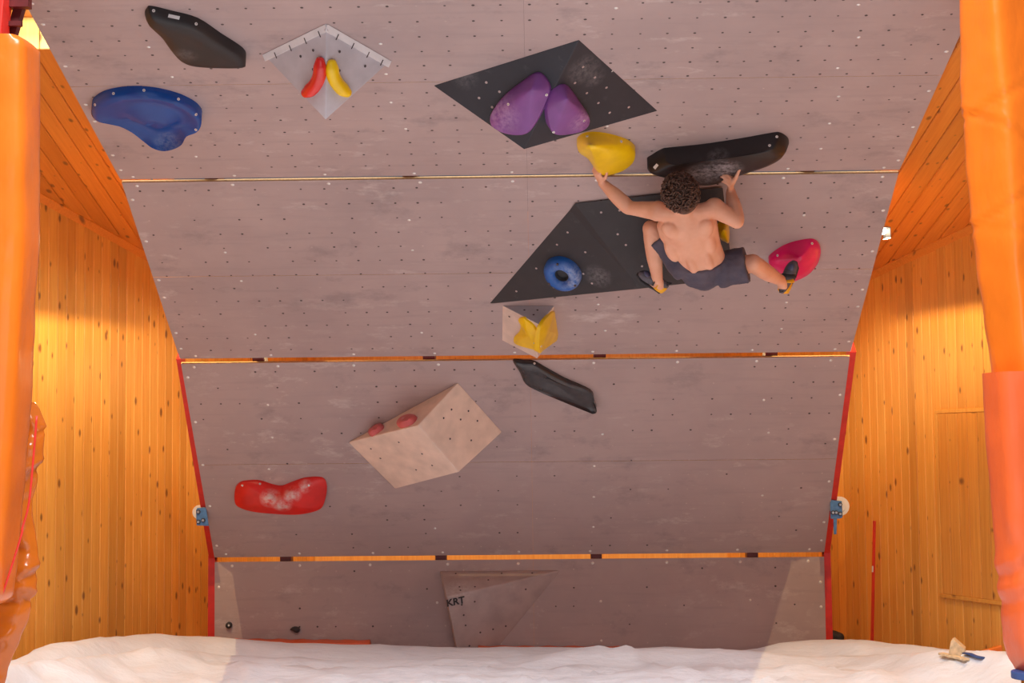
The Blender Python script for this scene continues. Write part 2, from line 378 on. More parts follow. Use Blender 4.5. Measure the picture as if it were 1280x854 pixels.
# ================================================================== the climbing wall
cw = empty('climbing_wall', (0, 13.17, .2), 'tall folded overhanging grey climbing wall of drilled panels with red steel frame', 'climbing wall')
def panel(F, u0, u1, v0, v1, th=.021):
    g = .0005; mb = MB()
    q = [F.pt(u, v, h) for h in (-th, 0) for u, v in ((u0+g, v0+.0015), (u1-g, v0+.0015), (u1-g, v1-.0015), (u0+g, v1-.0015))]
    mb.hexa(q, mis=[1, 0, 1, 1, 1, 1]); return mb.build('plywood_panel', ['panel_grey', 'ply_edge'], parent=cw, origin=F.pt((u0+u1)/2, (v0+v1)/2))
GAP = {'K': .024, 'A': .026, 'B': .018}
spec = ((F0, 0, F0.L-.02), (F3, .022, F3.L-.026), (F2, .026, F2.L-.018), (F1, .018, F1.L))
for F, v0, v1 in spec:
    mid = (v0+v1)/2
    rows = ((v0, v1),) if F is F0 else ((v0, mid), (mid, v1))
    for a, b_ in rows:
        for u0, u1 in ((-2.5, 0.12), (.12, 2.5)): panel(F, u0, u1, a, b_)
# drilled holes and screws: far too many and too small to be single things
rnd = random.Random(3)
def disc(mb, F, u, v, r, mi, h=.0012, n=7, el=1.0):
    c = [F.pt(u + r*math.cos(2*math.pi*i/n), v + r*el*math.sin(2*math.pi*i/n), h) for i in range(n)]
    mb.add(c, [list(range(n))], mi)
hb = MB()
for F, v0, v1 in spec:
    nr = int((v1-v0-.1)/.15)+1
    for j in range(nr):
        v = v1 - .085 - .15*j
        if v < v0+.03: continue
        for i in range(-16, 17):
            u = i*.15 + rnd.uniform(-.003, .003)
            if F is F1: pd, pp = .86, .05
            elif F is F2: pd, pp = .72, .13
            elif F is F3: pd, pp = (.45, .3) if v > 1.2 else (.15, .7)
            else: pd, pp = .15, .75
            x = rnd.random()
            if x < pd: disc(hb, F, u, v, rnd.uniform(.0065, .0095), 0, el=.9)
            elif x < pd+pp: disc(hb, F, u, v, rnd.uniform(.005, .0075), 1)
tag(hb.build('bolt_holes', ['hole', 'pale_hole'], parent=cw), None, None, kind='stuff')
sb = MB()
def screw(F, u, v, r=.0125):
    c = F.pt(u, v, .001); n = 8; vs = [c + (F.u*math.cos(2*math.pi*i/n) + F.v*math.sin(2*math.pi*i/n))*r for i in range(n)] + [c + F.n*.006]
    sb.add(vs, [[i, (i+1) % n, n] for i in range(n)])
for F, v0, v1 in spec:
    for s in (-1, 1):
        v = v0+.13
        while v < v1-.02: screw(F, s*2.465, v, .013); v += .43 if rnd.random() > .4 else .2
    for u in [-2.38+.595*k for k in range(9)]:
        for vv in (v0+.035, v1-.035): screw(F, u+rnd.uniform(-.03, .03), vv)
    for u in (-1.92, -.64, .64, 1.92):
        v = v0+.3
        while v < v1-.1:
            if rnd.random() > .25: screw(F, u+.03*rnd.choice((-1, 1)), v, .011)
            v += .32
tag(sb.build('screw_heads', 'screw', parent=cw), None, None, kind='stuff')
# red steel ribs behind the panels, red side frames beside the two lowest facets
for u in (-1.92, -.64, .64, 1.92):
    mb = MB()
    for F, v0, v1 in spec:
        q = [F.pt(u+a, v, h) for v in (v0-.03, v1+.03) for a, h in ((-.045, -.15), (.045, -.15), (.045, -.026), (-.045, -.026))]
        mb.hexa(q)
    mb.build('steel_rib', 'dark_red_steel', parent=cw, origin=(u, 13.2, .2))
for s in (-1, 1):
    mb = MB(); wd = .034 if s < 0 else .046
    for F, va, vb, w0, w1 in ((F3, -.06, F3.L, .05, wd), (F0, 0, F0.L+.03, .058, .056)):
        q = [F.pt(s*(2.502 + (wq if a else 0)), v, h) for v, wq in ((va, w0), (vb, w1)) for a, h in ((0, -.14), (1, -.14), (1, -.022), (0, -.022))]
        mb.hexa(q)
    mb.build('side_frame', 'red_steel', parent=cw, origin=(s*2.5, 13.17, .2))

# ------------------------------------------------------------------ volumes (hollow plywood shapes screwed to the wall)
def volume(name, label, F, pts, faces, mat, holes=None, holecol='hole', bev=.004, cat='volume', flat=()):
    P = [F.at(x, y, h) for x, y, h in pts]
    for k, (ia, ib, ic) in flat:      # keep four-cornered faces plane
        P[k] = hit(pts[k][0], pts[k][1], P[ia], (P[ib]-P[ia]).cross(P[ic]-P[ia]).normalized())
    c = sum(P, V())/len(P); c -= F.n*F.h(c)
    e = empty(name, c, label, cat)
    o = mesh('shell', P, faces, mat, parent=e); bevel(o, bev, 2, 20)
    if holes:
        mb = MB()
        for (ia, ib, ic), N, skip in holes:
            a, b_, cc = P[ia], P[ib], P[ic]; nn = (b_-a).cross(cc-a).normalized()
            if nn.dot(CAM-a) < 0: nn = -nn
            ex = (b_-a).normalized(); ey = nn.cross(ex)
            for i in range(1, N):
                for j in range(1, N-i):
                    if rnd.random() < skip: continue
                    q = a + (b_-a)*(i/N) + (cc-a)*(j/N) + nn*.0035; r = .0085
                    mb.add([q + (ex*math.cos(k*math.pi/3) + ey*math.sin(k*math.pi/3))*r for k in range(6)], [list(range(6))])
        tag(mb.build('bolt_holes', holecol, parent=e), kind='stuff')
    return e, P
chalked('volume_black', (.030, .026, .030), .6, [(F2.at(805, 335, .3), .14), (F2.at(745, 350, .2), .12), (F2.at(860, 345, .25), .14)], .45, (.28, .27, .29), base_chalk=.14)
chalked('volume_navy', (.022, .023, .034), .58, [(F1.at(575, 100, .05), .12), (F1.at(735, 95, .1), .13), (F1.at(748, 105, .1), .1)], .4, (.30, .28, .29), base_chalk=.14)
chalked('volume_grey', (.50, .47, .51), .6, [], base_chalk=.2); chalked('volume_birch', (.80, .63, .53), .6, [], base_chalk=.15)
chalked('volume_kick', (.45, .36, .352), .6, [(F0.at(575, 735, .2), .15)], .35, base_chalk=.25)
chalked('volume_birch_small', (.72, .58, .51), .6, [], base_chalk=.15)
plain('edge_white', (.74, .72, .74), .55, .06)
# grey diamond volume with the two bananas
gv, gP = volume('pyramid_volume', 'pale grey diamond pyramid volume with white top edges carrying two banana holds', F1,
    [(330, 69, 0), (408, 31, 0), (487.5, 77, 0), (407, 150, .38)], [[0, 1, 3], [1, 2, 3], [0, 3, 2], [0, 2, 1]], 'volume_grey', [((1, 0, 3), 5, .45), ((1, 2, 3), 5, .4)])
for a, b_ in ((0, 1), (1, 2)):
    mb = MB(); P, Q = gP[a], gP[b_]; inn = (gP[3]-(P+Q)/2); dd = (Q-P).normalized(); inn = (inn - dd*inn.dot(dd)).normalized(); nn = dd.cross(inn)
    if nn.dot(CAM-P) < 0: nn = -nn
    q = [P - inn*.004, Q - inn*.004, Q + inn*.034, P + inn*.034]; mb.hexa(q + [z + nn*.012 for z in q]); mb.build('edge_strip', 'edge_white', parent=gv)
    for k in (.18, .42, .66, .88):
        mb = MB(); c = P + (Q-P)*k + inn*.03 + nn*.013; mb.box(c, .005, .035, .003, (dd, inn, nn)); mb.build('slot', 'hole', parent=gv)
dv, dP = volume('diamond_volume', 'large black diamond volume carrying two purple holds', F1,
    [(541.3, 107, 0), (723.8, 49.5, 0), (822.5, 138.8, 0), (655, 187, .33)], [[0, 1, 3], [1, 2, 3], [0, 3, 2], [0, 2, 1]], 'volume_navy', [((1, 0, 3), 7, .45), ((1, 2, 3), 7, .3)], 'pale_hole')
bv, bP = volume('wedge_volume', 'very large black wedge volume with blue ring hold behind the climber', F2,
    [(611, 380, 0), (712, 262, 0), (718, 254, .01), (904, 234, .02), (917, 348, .10), (800, 361, .26)], [[0, 1, 5], [1, 2, 5], [2, 3, 5], [3, 4, 5], [0, 5, 4], [0, 4, 3, 2, 1]], 'volume_black', [((1, 0, 5), 8, .5), ((2, 3, 5), 8, .5)], 'pale_hole', .006)
sv, sP = volume('corner_volume', 'small grey and birch corner volume with yellow holds on the panel joint', F2,
    [(628, 382, 0), (692.8, 382.5, 0), (627.5, 425.5, .05), (671.5, 448.5, .20), (694, 420, .05), (673.7, 405.8, .20)], [[0, 1, 5], [0, 5, 3, 2], [1, 4, 3, 5], [2, 3, 4], [0, 2, 4, 1]], ['volume_grey', 'volume_birch_small'], [((0, 2, 5), 5, .5), ((0, 1, 5), 4, .4)], flat=((2, (0, 5, 3)), (4, (1, 5, 3))))
sh = [c for c in sv.children if c.name.startswith('shell')][0]
for i in (1, 2): sh.data.polygons[i].material_index = 1
kv, kP = volume('birch_volume', 'big unpainted birch plywood volume with two pink holds on its upper side', F3,
    [(435, 553, 0), (572.4, 478.3, 0), (628, 540, 0), (573.4, 590.5, .22), (493.7, 611.4, .06), (522.6, 531.7, .34)], [[0, 1, 5], [1, 2, 3, 5], [0, 5, 3, 4], [2, 4, 3], [0, 4, 2, 1]], 'volume_birch', [((1, 2, 5), 5, .45), ((2, 3, 5), 4, .4), ((0, 4, 5), 5, .4), ((3, 4, 5), 4, .4)], 'hole', .008, flat=((3, (1, 2, 5)), (4, (0, 5, 3))))
tv, tP = volume('triangle_volume', 'grey triangular volume with black lettering on the lowest panel', F0,
    [(549.5, 713.5, 0), (702, 712.5, 0), (580, 862, 0), (558.5, 747, .26)], [[0, 1, 3], [1, 2, 3], [0, 3, 2], [0, 2, 1]], 'volume_kick', [((1, 0, 3), 8, .6), ((1, 2, 3), 9, .45)], 'hole', .010)
# lettering on the triangular volume
def lettering(txt, size, origin, ex, ey, mat, parent, name='lettering'):
    cu = bpy.data.curves.new(name, 'FONT'); cu.body = txt; cu.size = size; cu.align_x = 'CENTER'; cu.align_y = 'CENTER'; cu.offset = size*.028; cu.extrude = .0006
    o = bpy.data.objects.new(name, cu); COL.objects.link(o); dg = bpy.context.evaluated_depsgraph_get(); dg.update()
    me = bpy.data.meshes.new_from_object(o.evaluated_get(dg)); bpy.data.objects.remove(o); me.materials.append(MAT[mat])
    n = ex.cross(ey); M = Matrix((ex, ey, n)).transposed().to_4x4(); M.translation = origin - wloc(parent)
    me.transform(M); o = bpy.data.objects.new(name, me); COL.objects.link(o); o.parent = parent; return o
nA = (tP[1]-tP[3]).cross(tP[2]-tP[3]).normalized()
if nA.dot(CAM-tP[3]) < 0: nA = -nA
def onplane(px, py, p0, n, off=0): return hit(px, py, p0+n*off, n)
a, b_, c = [onplane(x, y, tP[3], nA, .006) for x, y in ((561, 754.5), (577, 751), (569.5, 752.5))]
ex = (b_-a).normalized(); ey = nA.cross(ex)
lettering('KRT', .082, c, ex, ey, 'ink', tv)

# ------------------------------------------------------------------ holds
def hold(name, label, F, outline, peak, H, mat, hb=.04, prof='dome', bulge=.3, sharp=False, bolts=(), cat='climbing hold', plane=None, parts=None, n=4, tags=(), dish=0, angle=60, inset=.14):
    """outline in pixels; its upper edge lies on the surface, its lower edge stands hb proud; H = height at the peak"""
    if plane is None: at = F.at; nrm = F.n; drop = lambda p: p - F.n*F.h(p)
    else:
        p0, nrm = plane; at = lambda x, y, h=0: hit(x, y, p0+nrm*h, nrm); drop = lambda p: p - nrm*((p-p0).dot(nrm))
    ol = outline if sharp else spline(outline, n)
    ys = [q[1] for q in ol]; y0, y1 = min(ys), max(ys)
    rim = [at(x, y, .006 + hb*((y-y0)/(y1-y0))**1.2) for x, y in ol]; base = [drop(p) - nrm*.004 for p in rim]
    pk = at(*peak, H); N = len(rim)
    if prof == 'flat': prf = [(.0, 0), (.04, .45), (.10, .82), (.2, .97), (.5, 1.0), (.8, 1.0)]
    elif prof == 'cone': prf = [(0, 0), (.03, .08), (.3, .36), (.6, .66), (.85, .90)]
    else: prf = [(0, 0), (.04, .22), (.12, .48), (.25, .70), (.45, .88), (.7, .97)]
    vs = base + rim; hr = [(p-base[i]).dot(nrm) for i, p in enumerate(rim)]
    for t_, k in prf[1:]:
        for i, p in enumerate(rim):
            foot = base[i] + (drop(pk)-base[i])*t_; hh = hr[i] + (H-hr[i])*k - dish*math.sin(math.pi*min(1, t_*1.25))
            vs.append(foot + nrm*(hh+.004))
    R = 1+len(prf); fs = [[r_*N+i, r_*N+(i+1) % N, (r_+1)*N+(i+1) % N, (r_+1)*N+i] for r_ in range(R-1) for i in range(N)]
    vs.append(drop(pk) + nrm*(H-dish*.2)); k = len(vs)-1; fs += [[(R-1)*N+i, (R-1)*N+(i+1) % N, k] for i in range(N)]
    c = drop(sum(base, V())/N); fs.append(list(range(N))[::-1])
    if bolts or tags or parts:
        e = empty(name, c, label, cat); o = mesh('hold_body', vs, fs, mat, parent=e, smooth=True, angle=angle)
    else: e = o = mesh(name, vs, fs, mat, origin=c, smooth=True, angle=angle); tag(o, label, cat)
    if bolts:
        dg = bpy.context.evaluated_depsgraph_get(); dg.update(); inv = wloc(o)
        for x, y in bolts:
            d = ray(x, y).normalized(); ok, loc, nn, _ = o.ray_cast(CAM-inv, d)
            if not ok: continue
            loc += inv; mb = MB(); mb.cyl(loc-nn*.004, loc+nn*.003, .0085, n=8); mb.cyl(loc+nn*.003, loc+nn*.0035, .003, n=6, mi=1); mb.build('bolt', ['screw', 'hole'], parent=e)
    for quad, mt, nm in tags:
        inv = wloc(o); qs = []
        for x, y in quad:
            ok, loc, nn, _ = o.ray_cast(CAM-inv, ray(x, y).normalized())
            qs.append(loc+inv+nrm*.006 if ok else at(x, y, H))
        mb = MB(); mb.hexa([q_-nrm*.004 for q_ in qs]+qs); mb.build(nm, mt, parent=e)
    return e
chalked('plastic_black', (.015, .012, .014), .42, [(F1.at(880, 216, .12), .16), (F1.at(902, 210, .12), .15)], .6, (.50, .48, .52))
chalked('plastic_black_plain', (.018, .015, .016), .5, [(F1.at(232, 66, .06), .08)], .25, (.3, .28, .28))
chalked('plastic_blue', (.003, .055, .29), .26, [(F1.at(212, 180, .1), .10)], .22, (.45, .5, .62))
chalked('plastic_red', (.72, .022, .018), .30, [(F3.at(338, 625, .12), .10), (F3.at(352, 632, .12), .09), (F3.at(365, 620, .11), .09), (F3.at(380, 610, .1), .09)], .9, (.74, .64, .62), scale=14)
chalked('plastic_red_banana', (.75, .025, .018), .22, [], coat=.4)
chalked('plastic_yellow', (.95, .60, .002), .34, [], coat=.15); chalked('plastic_magenta', (.80, .003, .13), .28, [], coat=.3)
chalked('plastic_purple', (.215, .068, .285), .36, [(F1.at(625, 140, .2), .15), (F1.at(730, 148, .2), .12)], .4, (.62, .42, .62)); chalked('plastic_pink', (.62, .13, .13), .4, [], base_chalk=.6)
chalked('plastic_blue_ring', (.010, .105, .42), .42, [(F2.at(715, 352, .2), .16), (F2.at(700, 350, .2), .12)], .6, (.42, .50, .66))
# black kite top left
hold('kite_hold', 'flat black kite-shaped hold with small white tag near the wall top', F1,
    [(181, 18), (183.5, 11), (189, 8.3), (215, 15), (247, 25), (276, 47), (303, 68), (307, 81), (302, 84.5), (272, 84.5), (245, 82.5), (231, 78), (221, 70), (210, 55), (200, 39), (188, 26)],
    (240, 56), .075, 'plastic_black_plain', .05, 'flat', bolts=((192, 13.5), (245, 30)), tags=(([(210, 20.5), (211, 17), (225, 20), (224, 23.5)], 'label_white', 'tag'),))
hold('kidney_hold', 'glossy blue kidney-shaped dish hold', F1,
    [(114, 137), (117, 127), (130, 116), (150, 110), (175, 108.5), (200, 112), (225, 121), (243, 134), (251, 147), (251, 158), (245, 166), (233, 171), (227, 181), (216, 187), (203, 189), (190, 185), (178, 176), (165, 166), (150, 158.5), (135, 154.5), (121, 151), (115, 145)],
    (195, 155), .10, 'plastic_blue', .13, 'flat', bolts=((142, 117), (180, 113), (223, 124), (245, 143), (245, 162), (119, 131)), dish=.05)
# bananas on the grey volume: smooth bent tubes
def banana(name, label, pts, mat, P0, n, r=.058, hl=()):
    sp = spline(pts, 5, False); q = [hit(x, y, P0 + n*.012, n) for x, y in sp]; N = len(q)
    rad = [r*(.45 + .55*min(1, 4.5*min(i, N-1-i)/(N-1) + .0))*(1 if i not in (0, N-1) else .6) for i in range(N)]
    rad = [(a_, a_*.85) for a_ in rad]; mb = MB(); mb.tube(q, rad, 16, flat=n); o = mb.build(name, mat, origin=q[N//2], smooth=True)
    sm = o.modifiers.new('s', 'SUBSURF'); sm.levels = sm.render_levels = 1
    tag(o, label, 'climbing hold'); return o
nl = (gP[1]-gP[3]).cross(gP[0]-gP[3]).normalized(); nl = nl if nl.dot(CAM-gP[3]) > 0 else -nl
nr_ = (gP[1]-gP[3]).cross(gP[2]-gP[3]).normalized(); nr_ = nr_ if nr_.dot(CAM-gP[3]) > 0 else -nr_
banana('banana_hold', 'red banana-shaped hold on the grey diamond volume', [(400, 71), (400, 82), (399, 95), (394, 106), (386, 114), (378, 118)], 'plastic_red_banana', gP[3], nl, .040)
banana('banana_hold', 'yellow banana-shaped hold on the grey diamond volume', [(415, 74), (415, 84), (417, 96), (423, 106), (430, 113), (438, 118)], 'plastic_yellow', gP[3], nr_, .040)
# purple pair on the black diamond volume
nl = (dP[1]-dP[3]).cross(dP[0]-dP[3]).normalized(); nl = nl if nl.dot(CAM-dP[3]) > 0 else -nl
nr_ = (dP[1]-dP[3]).cross(dP[2]-dP[3]).normalized(); nr_ = nr_ if nr_.dot(CAM-dP[3]) > 0 else -nr_
hold('purple_slope', 'larger purple rounded hold on the black diamond volume, beside a smaller purple one', F1,
    [(612.5, 148), (616, 138), (630, 120), (650, 104), (665, 93), (675, 91), (684, 100), (688, 112), (684, 125), (675, 145), (666, 160), (658, 167), (645, 169), (628, 166), (615, 158)],
    (664, 113), .10, 'plastic_purple', .05, 'cone', bolts=((635.5, 130.5), (683, 118.5)), plane=(dP[3], nl), angle=28)
hold('purple_slope', 'smaller purple teardrop hold on the black diamond volume', F1,
    [(683, 135), (689, 118), (698, 108), (706, 106), (714, 112), (726, 129), (736, 145), (736.5, 156), (728, 164), (712, 168), (696, 168.5), (687, 160)],
    (709, 124), .10, 'plastic_purple', .05, 'cone', bolts=((730, 151), (692, 165)), plane=(dP[3], nr_), angle=28)
hold('yellow_jug', 'yellow rounded fan-shaped hold gripped by a hand of the climber', F1,
    [(721, 180), (724, 172), (733, 166.5), (748, 166), (766, 170), (784, 178), (793, 188), (794, 196), (790, 205), (778, 214), (762, 219), (752, 218.5), (744, 211), (735, 198), (724, 190)],
    (737, 181), .13, 'plastic_yellow', .09, 'cone', bolts=((734, 170.5), (776.5, 177)), angle=35)
hold('black_ledge', 'long black hold with white tag gripped by the other hand of the climber', F1,
    [(810, 213), (816, 204), (828, 194), (838, 191.5), (880, 185.5), (930, 175), (965, 167), (976, 167), (985, 175), (984, 184), (965, 198), (930, 214), (900, 228), (880, 232), (860, 229), (835, 222)],
    (890, 200), .13, 'plastic_black', .11, 'flat', bolts=((971, 171), (962, 182)), tags=(([(816.5, 208.5), (820.5, 204), (823, 206), (819, 211)], 'label_white', 'tag'),))
hold('magenta_shell', 'magenta shell-shaped hold under the toe of one shoe', F2,
    [(961, 329), (970, 316), (985, 306), (1003, 300.5), (1017, 299.5), (1024, 306), (1026, 316), (1022, 330), (1012, 342), (1000, 349), (990, 351), (976, 342)],
    (1000, 322), .13, 'plastic_magenta', .07, 'cone', bolts=((1015, 304.5), (972, 319.5)))
# ring hold on the black wedge
nw = (bP[1]-bP[5]).cross(bP[0]-bP[5]).normalized(); nw = nw if nw.dot(CAM-bP[5]) > 0 else -nw
nw2 = (bP[2]-bP[5]).cross(bP[3]-bP[5]).normalized(); nw2 = nw2 if nw2.dot(CAM-bP[5]) > 0 else -nw2
c = hit(703.5, 341.5, bP[5]+nw*.012, nw); ex = nw.orthogonal().normalized(); ey = nw.cross(ex)
rx = (hit(726, 341.5, bP[5]+nw*.012, nw)-c).length; ry = (hit(703.5, 361, bP[5]+nw*.012, nw)-c).length
ex = (hit(726, 341.5, bP[5], nw)-hit(703.5, 341.5, bP[5], nw)).normalized(); ey = nw.cross(ex)
e = empty('ring_hold', c, 'chalky blue ring hold with a round hole on the black wedge volume', 'climbing hold'); mb = MB(); n = 36; R = rx
prof_ = [(R, -.012), (R*.99, .02), (R*.90, .045), (R*.70, .060), (R*.50, .052), (R*.36, .028), (R*.32, -.005), (.001, -.006)]
vs = [c + (ex*math.cos(2*math.pi*i/n) + ey*math.sin(2*math.pi*i/n)*min(1.05, ry/rx))*r_ + nw*h for r_, h in prof_ for i in range(n)]
mb.add(vs, [[k*n+i, k*n+(i+1) % n, (k+1)*n+(i+1) % n, (k+1)*n+i] for k in range(len(prof_)-1) for i in range(n)])
mb.m = [0]*(n*5) + [1]*(n*2); mb.build('hold_body', ['plastic_blue_ring', 'rubber'], parent=e, smooth=True, angle=70)
for k in range(3):
    an = -.6 + k*2.1; q = c + (ex*math.cos(an) + ey*math.sin(an)*ry/rx)*R*.82; mb = MB(); mb.cyl(q+nw*.045, q+nw*.056, .009, n=8); mb.build('bolt', 'hole', parent=e)
# yellow hold and black foot behind the climber on the wedge
q_ = [(905, 274), (911, 280), (911.5, 300), (906, 299), (899, 294), (897, 282)]
hold('yellow_pinch', 'small yellow hold on the black wedge behind the back of the climber', F2, q_, (904, 287), .16, 'plastic_yellow', .03, 'dome', plane=(bP[5], nw2))
# yellow fins on the corner volume
n5 = (sP[5]-sP[0]).cross(sP[2]-sP[0]).normalized(); n5 = n5 if n5.dot(CAM-sP[5]) > 0 else -n5
n6 = (sP[1]-sP[5]).cross(sP[3]-sP[5]).normalized(); n6 = n6 if n6.dot(CAM-sP[5]) > 0 else -n6
hold('fin_hold', 'yellow fin-shaped hold on the birch face of the small corner volume', F2,
    [(648, 399), (654, 396.5), (659, 400), (667, 407), (672, 418), (672.5, 437), (665, 436.5), (649, 432), (642.5, 428), (643, 421), (649, 415), (651, 407)], (661, 420), .045, 'plastic_yellow', .015, 'cone', plane=(sP[5], n5), bolts=((668, 429),), angle=30)
hold('fin_hold', 'yellow fin-shaped hold with pointed tip at the edge of the small corner volume', F2,
    [(674, 412), (679, 401), (686, 393), (692.5, 389), (694, 398), (698, 409), (702.5, 418), (700, 423), (690, 430), (679, 438), (674, 441.5), (672.8, 430)], (685, 414), .05, 'plastic_yellow', .03, 'cone', plane=(sP[5], n6), bolts=((676.5, 433),), angle=30)
plain('plastic_gloss_black', (.030, .024, .026), .22, .2, 20, coat=.4)
hold('black_wedge_hold', 'glossy black elongated hold just under the lower panel joint', F3,
    [(641, 450.5), (655, 450.5), (668, 451.5), (682, 460), (705, 474), (738, 491), (743, 504), (746, 514), (742, 517.5), (734, 515), (700, 501), (672, 489), (657, 480), (650, 466)],
    (690, 478), .03, 'plastic_gloss_black', .07, 'flat', dish=-.02, sharp=False, bolts=((668, 454.5),), angle=40)
hold('red_saddle', 'red saddle-shaped hold with white chalk in its bend', F3,
    [(293.5, 628), (294, 612), (300, 604), (310, 601.5), (325, 601.5), (340, 607), (352, 609), (364, 604), (380, 598), (398, 596.5), (406, 600), (408.5, 610), (407, 622), (402, 635), (390, 640.5), (370, 643.5), (345, 642.5), (318, 640), (300, 635)],
    (345, 628), .13, 'plastic_red', .07, 'cone', bolts=((325, 605), (386, 607), (303, 607)), angle=35)
n7 = (kP[1]-kP[5]).cross(kP[0]-kP[5]).normalized(); n7 = n7 if n7.dot(CAM-kP[5]) > 0 else -n7
hold('pink_pinch', 'chalky pink oval hold nearer the middle of the birch volume upper side', F3, [(496, 530), (500, 524), (508, 520), (516, 519), (521, 521), (517, 527), (508, 531.5), (499, 533)], (509, 526), .055, 'plastic_pink', .012, 'dome', plane=(kP[5], n7))
hold('pink_pinch', 'chalky pink oval hold near the pointed end of the birch volume upper side', F3, [(460.5, 541), (465, 536), (473, 531.5), (479, 531), (478.5, 535), (471, 540), (463, 543.5)], (470, 537), .05, 'plastic_pink', .012, 'dome', plane=(kP[5], n7))
hold('foothold', 'small round black foothold low on the kick panel', F0, [(282, 781), (285.5, 777.5), (289.5, 779), (290, 783), (287, 786), (283, 785)], (286, 781.5), .035, 'rubber', .01, 'dome', bolts=((286, 782),))
hold('foothold', 'small lumpy black foothold low on the kick panel', F0, [(362.5, 787), (367, 783.5), (373, 784), (375, 787.5), (372.5, 791), (369, 791), (366, 789)], (370, 787), .04, 'rubber', .01, 'dome')

# ------------------------------------------------------------------ roller brackets on both side frames
def roller(pxw, rad, plate, bolts, label, arm=None):
    c = F3.at(*pxw, 0); n = (CAM-c).normalized(); n = V((0, n.y, 0)).normalized()
    P = lambda x, y, k=0: hit(x, y, c + V((0, -k, 0)), V((0, 1, 0)))
    e = empty('roller_bracket', c, label, 'bracket')
    mb = MB(); mb.cyl(c + V((0, .05, 0)), c + V((0, -.005, 0)), rad, n=28); mb.cyl(c + V((0, -.005, 0)), c + V((0, -.012, 0)), rad*.62, n=24)
    bevel(mb.build('wheel', 'nylon', parent=e, smooth=True, angle=40), .004)
    mb = MB(); q = [P(x, y, .02) for x, y in plate]; k = len(q)
    mb.add(q + [z + V((0, -.012, 0)) for z in q], [list(range(k)), list(range(k, 2*k))] + [[i, (i+1) % k, k+(i+1) % k, k+i] for i in range(k)])
    bevel(mb.build('plate', 'blue_paint', parent=e), .003)
    if arm:
        mb = MB(); q = [P(x, y, .02) for x, y in arm]; mb.hexa(q + [z + V((0, -.010, 0)) for z in q]); bevel(mb.build('arm', 'blue_paint', parent=e), .003)
    for x, y in bolts:
        b0 = P(x, y, .03); mb = MB(); mb.cyl(b0, b0 + V((0, -.010, 0)), .017, n=14, mi=1); mb.cyl(b0 + V((0, -.010, 0)), b0 + V((0, -.020, 0)), .0105, n=6); mb.build('bolt', ['bolt', 'rubber'], parent=e)
roller((249.5, 640.5), .058, [(245.3, 638), (247, 635), (257.5, 634.5), (259.5, 645), (261.3, 657.5), (246, 657)], ((248.2, 640), (248.2, 652.5), (254.2, 650.5)), 'blue steel roller bracket with white wheel beside the red saddle hold')
roller((1049.5, 633), .078, [(1037.5, 625), (1052, 626.5), (1053, 647), (1049, 648.5), (1038, 648.5)], ((1050, 631), (1050, 642.5), (1045, 641), (1041, 641)), 'blue steel roller bracket with white wheel and long arm, facing the red bar', arm=[(1041.5, 648), (1046, 648), (1045.5, 668), (1042, 668)])

# ------------------------------------------------------------------ lamps between wall edge and side walls
for s in (-1, 1):
    c = hit(1103.5, 291, V((0, 11.25, 0)), V((0, 1, 0))) if s > 0 else V((-2.57, 11.25, 3.60))
    e = empty('floodlight', c, 'small warm floodlight %s' % ('showing its bright face beside the climbing wall edge' if s > 0 else 'hanging behind the climbing wall edge near the kidney hold'), 'lamp')
    zc = ceilZ(s, 11.25); out = V((s, WB, 0)).normalized(); al = V((-WB*s, 1, 0)).normalized(); zz = V((0, 0, 1))
    mb = MB(); mb.box(c + zz*.034, .07, .09, .006, (out, al, zz)); mb.box(c + out*.034 - zz*.0055, .003, .09, .078, (out, al, zz)); mb.build('hood', 'lamp_housing', parent=e)
    mb = MB(); mb.ball(c + V((0, 0, .012)), (.030, .032, .026)); mb.build('lamp_glass', 'lamp_glass', parent=e, smooth=True)
    mb = MB(); mb.cyl(c + V((0, 0, .06)), V((c.x, c.y, zc)), .008, n=8); mb.build('stem', 'lamp_housing', parent=e)
    l = bpy.data.lights.new('floodlight_beam', 'SPOT'); l.energy = LAMP_W; l.spot_size = math.radians(166); l.spot_blend = .25; l.color = LAMP_COL; l.shadow_soft_size = .002
    o = bpy.data.objects.new('floodlight_beam', l); COL.objects.link(o); o.parent = e; o.location = (0, 0, -.03)
    # work lamp in the void behind the panels
    c = V((s*1.1, 13.7, 2.95)); e = empty('work_lamp', c, 'bare work lamp hanging in the void behind the climbing panels, seen only through joints', 'lamp', 'work lamps behind the panels')
    mb = MB(); mb.ball(c, .04); mb.build('bulb', 'lamp_glass', parent=e, smooth=True); mb = MB(); mb.cyl(c + V((0, 0, .03)), V((c.x, c.y, ceilZ(s, 13.7))), .01, n=8); mb.build('stem', 'lamp_housing', parent=e)
    l = bpy.data.lights.new('work_lamp_light', 'POINT'); l.energy = 26; l.color = LAMP_COL; l.shadow_soft_size = .05
    o = bpy.data.objects.new('work_lamp_light', l); COL.objects.link(o); o.parent = e; o.location = (0, 0, -.06)
    # fascia uplight near the hall side of the ceiling
    l = bpy.data.lights.new('fascia_light', 'SPOT'); l.energy = 40; l.color = (1, .84, .5); l.spot_size = math.radians(95); l.shadow_soft_size = .05
    o = bpy.data.objects.new('fascia_light', l); COL.objects.link(o); o.location = (s*2.8, YEDGE[s]-.6, 4.75)
    o.rotation_euler = (V((s*2.75, YEDGE[s], 4.45)) - V(o.location)).to_track_quat('-Z', 'Y').to_euler()

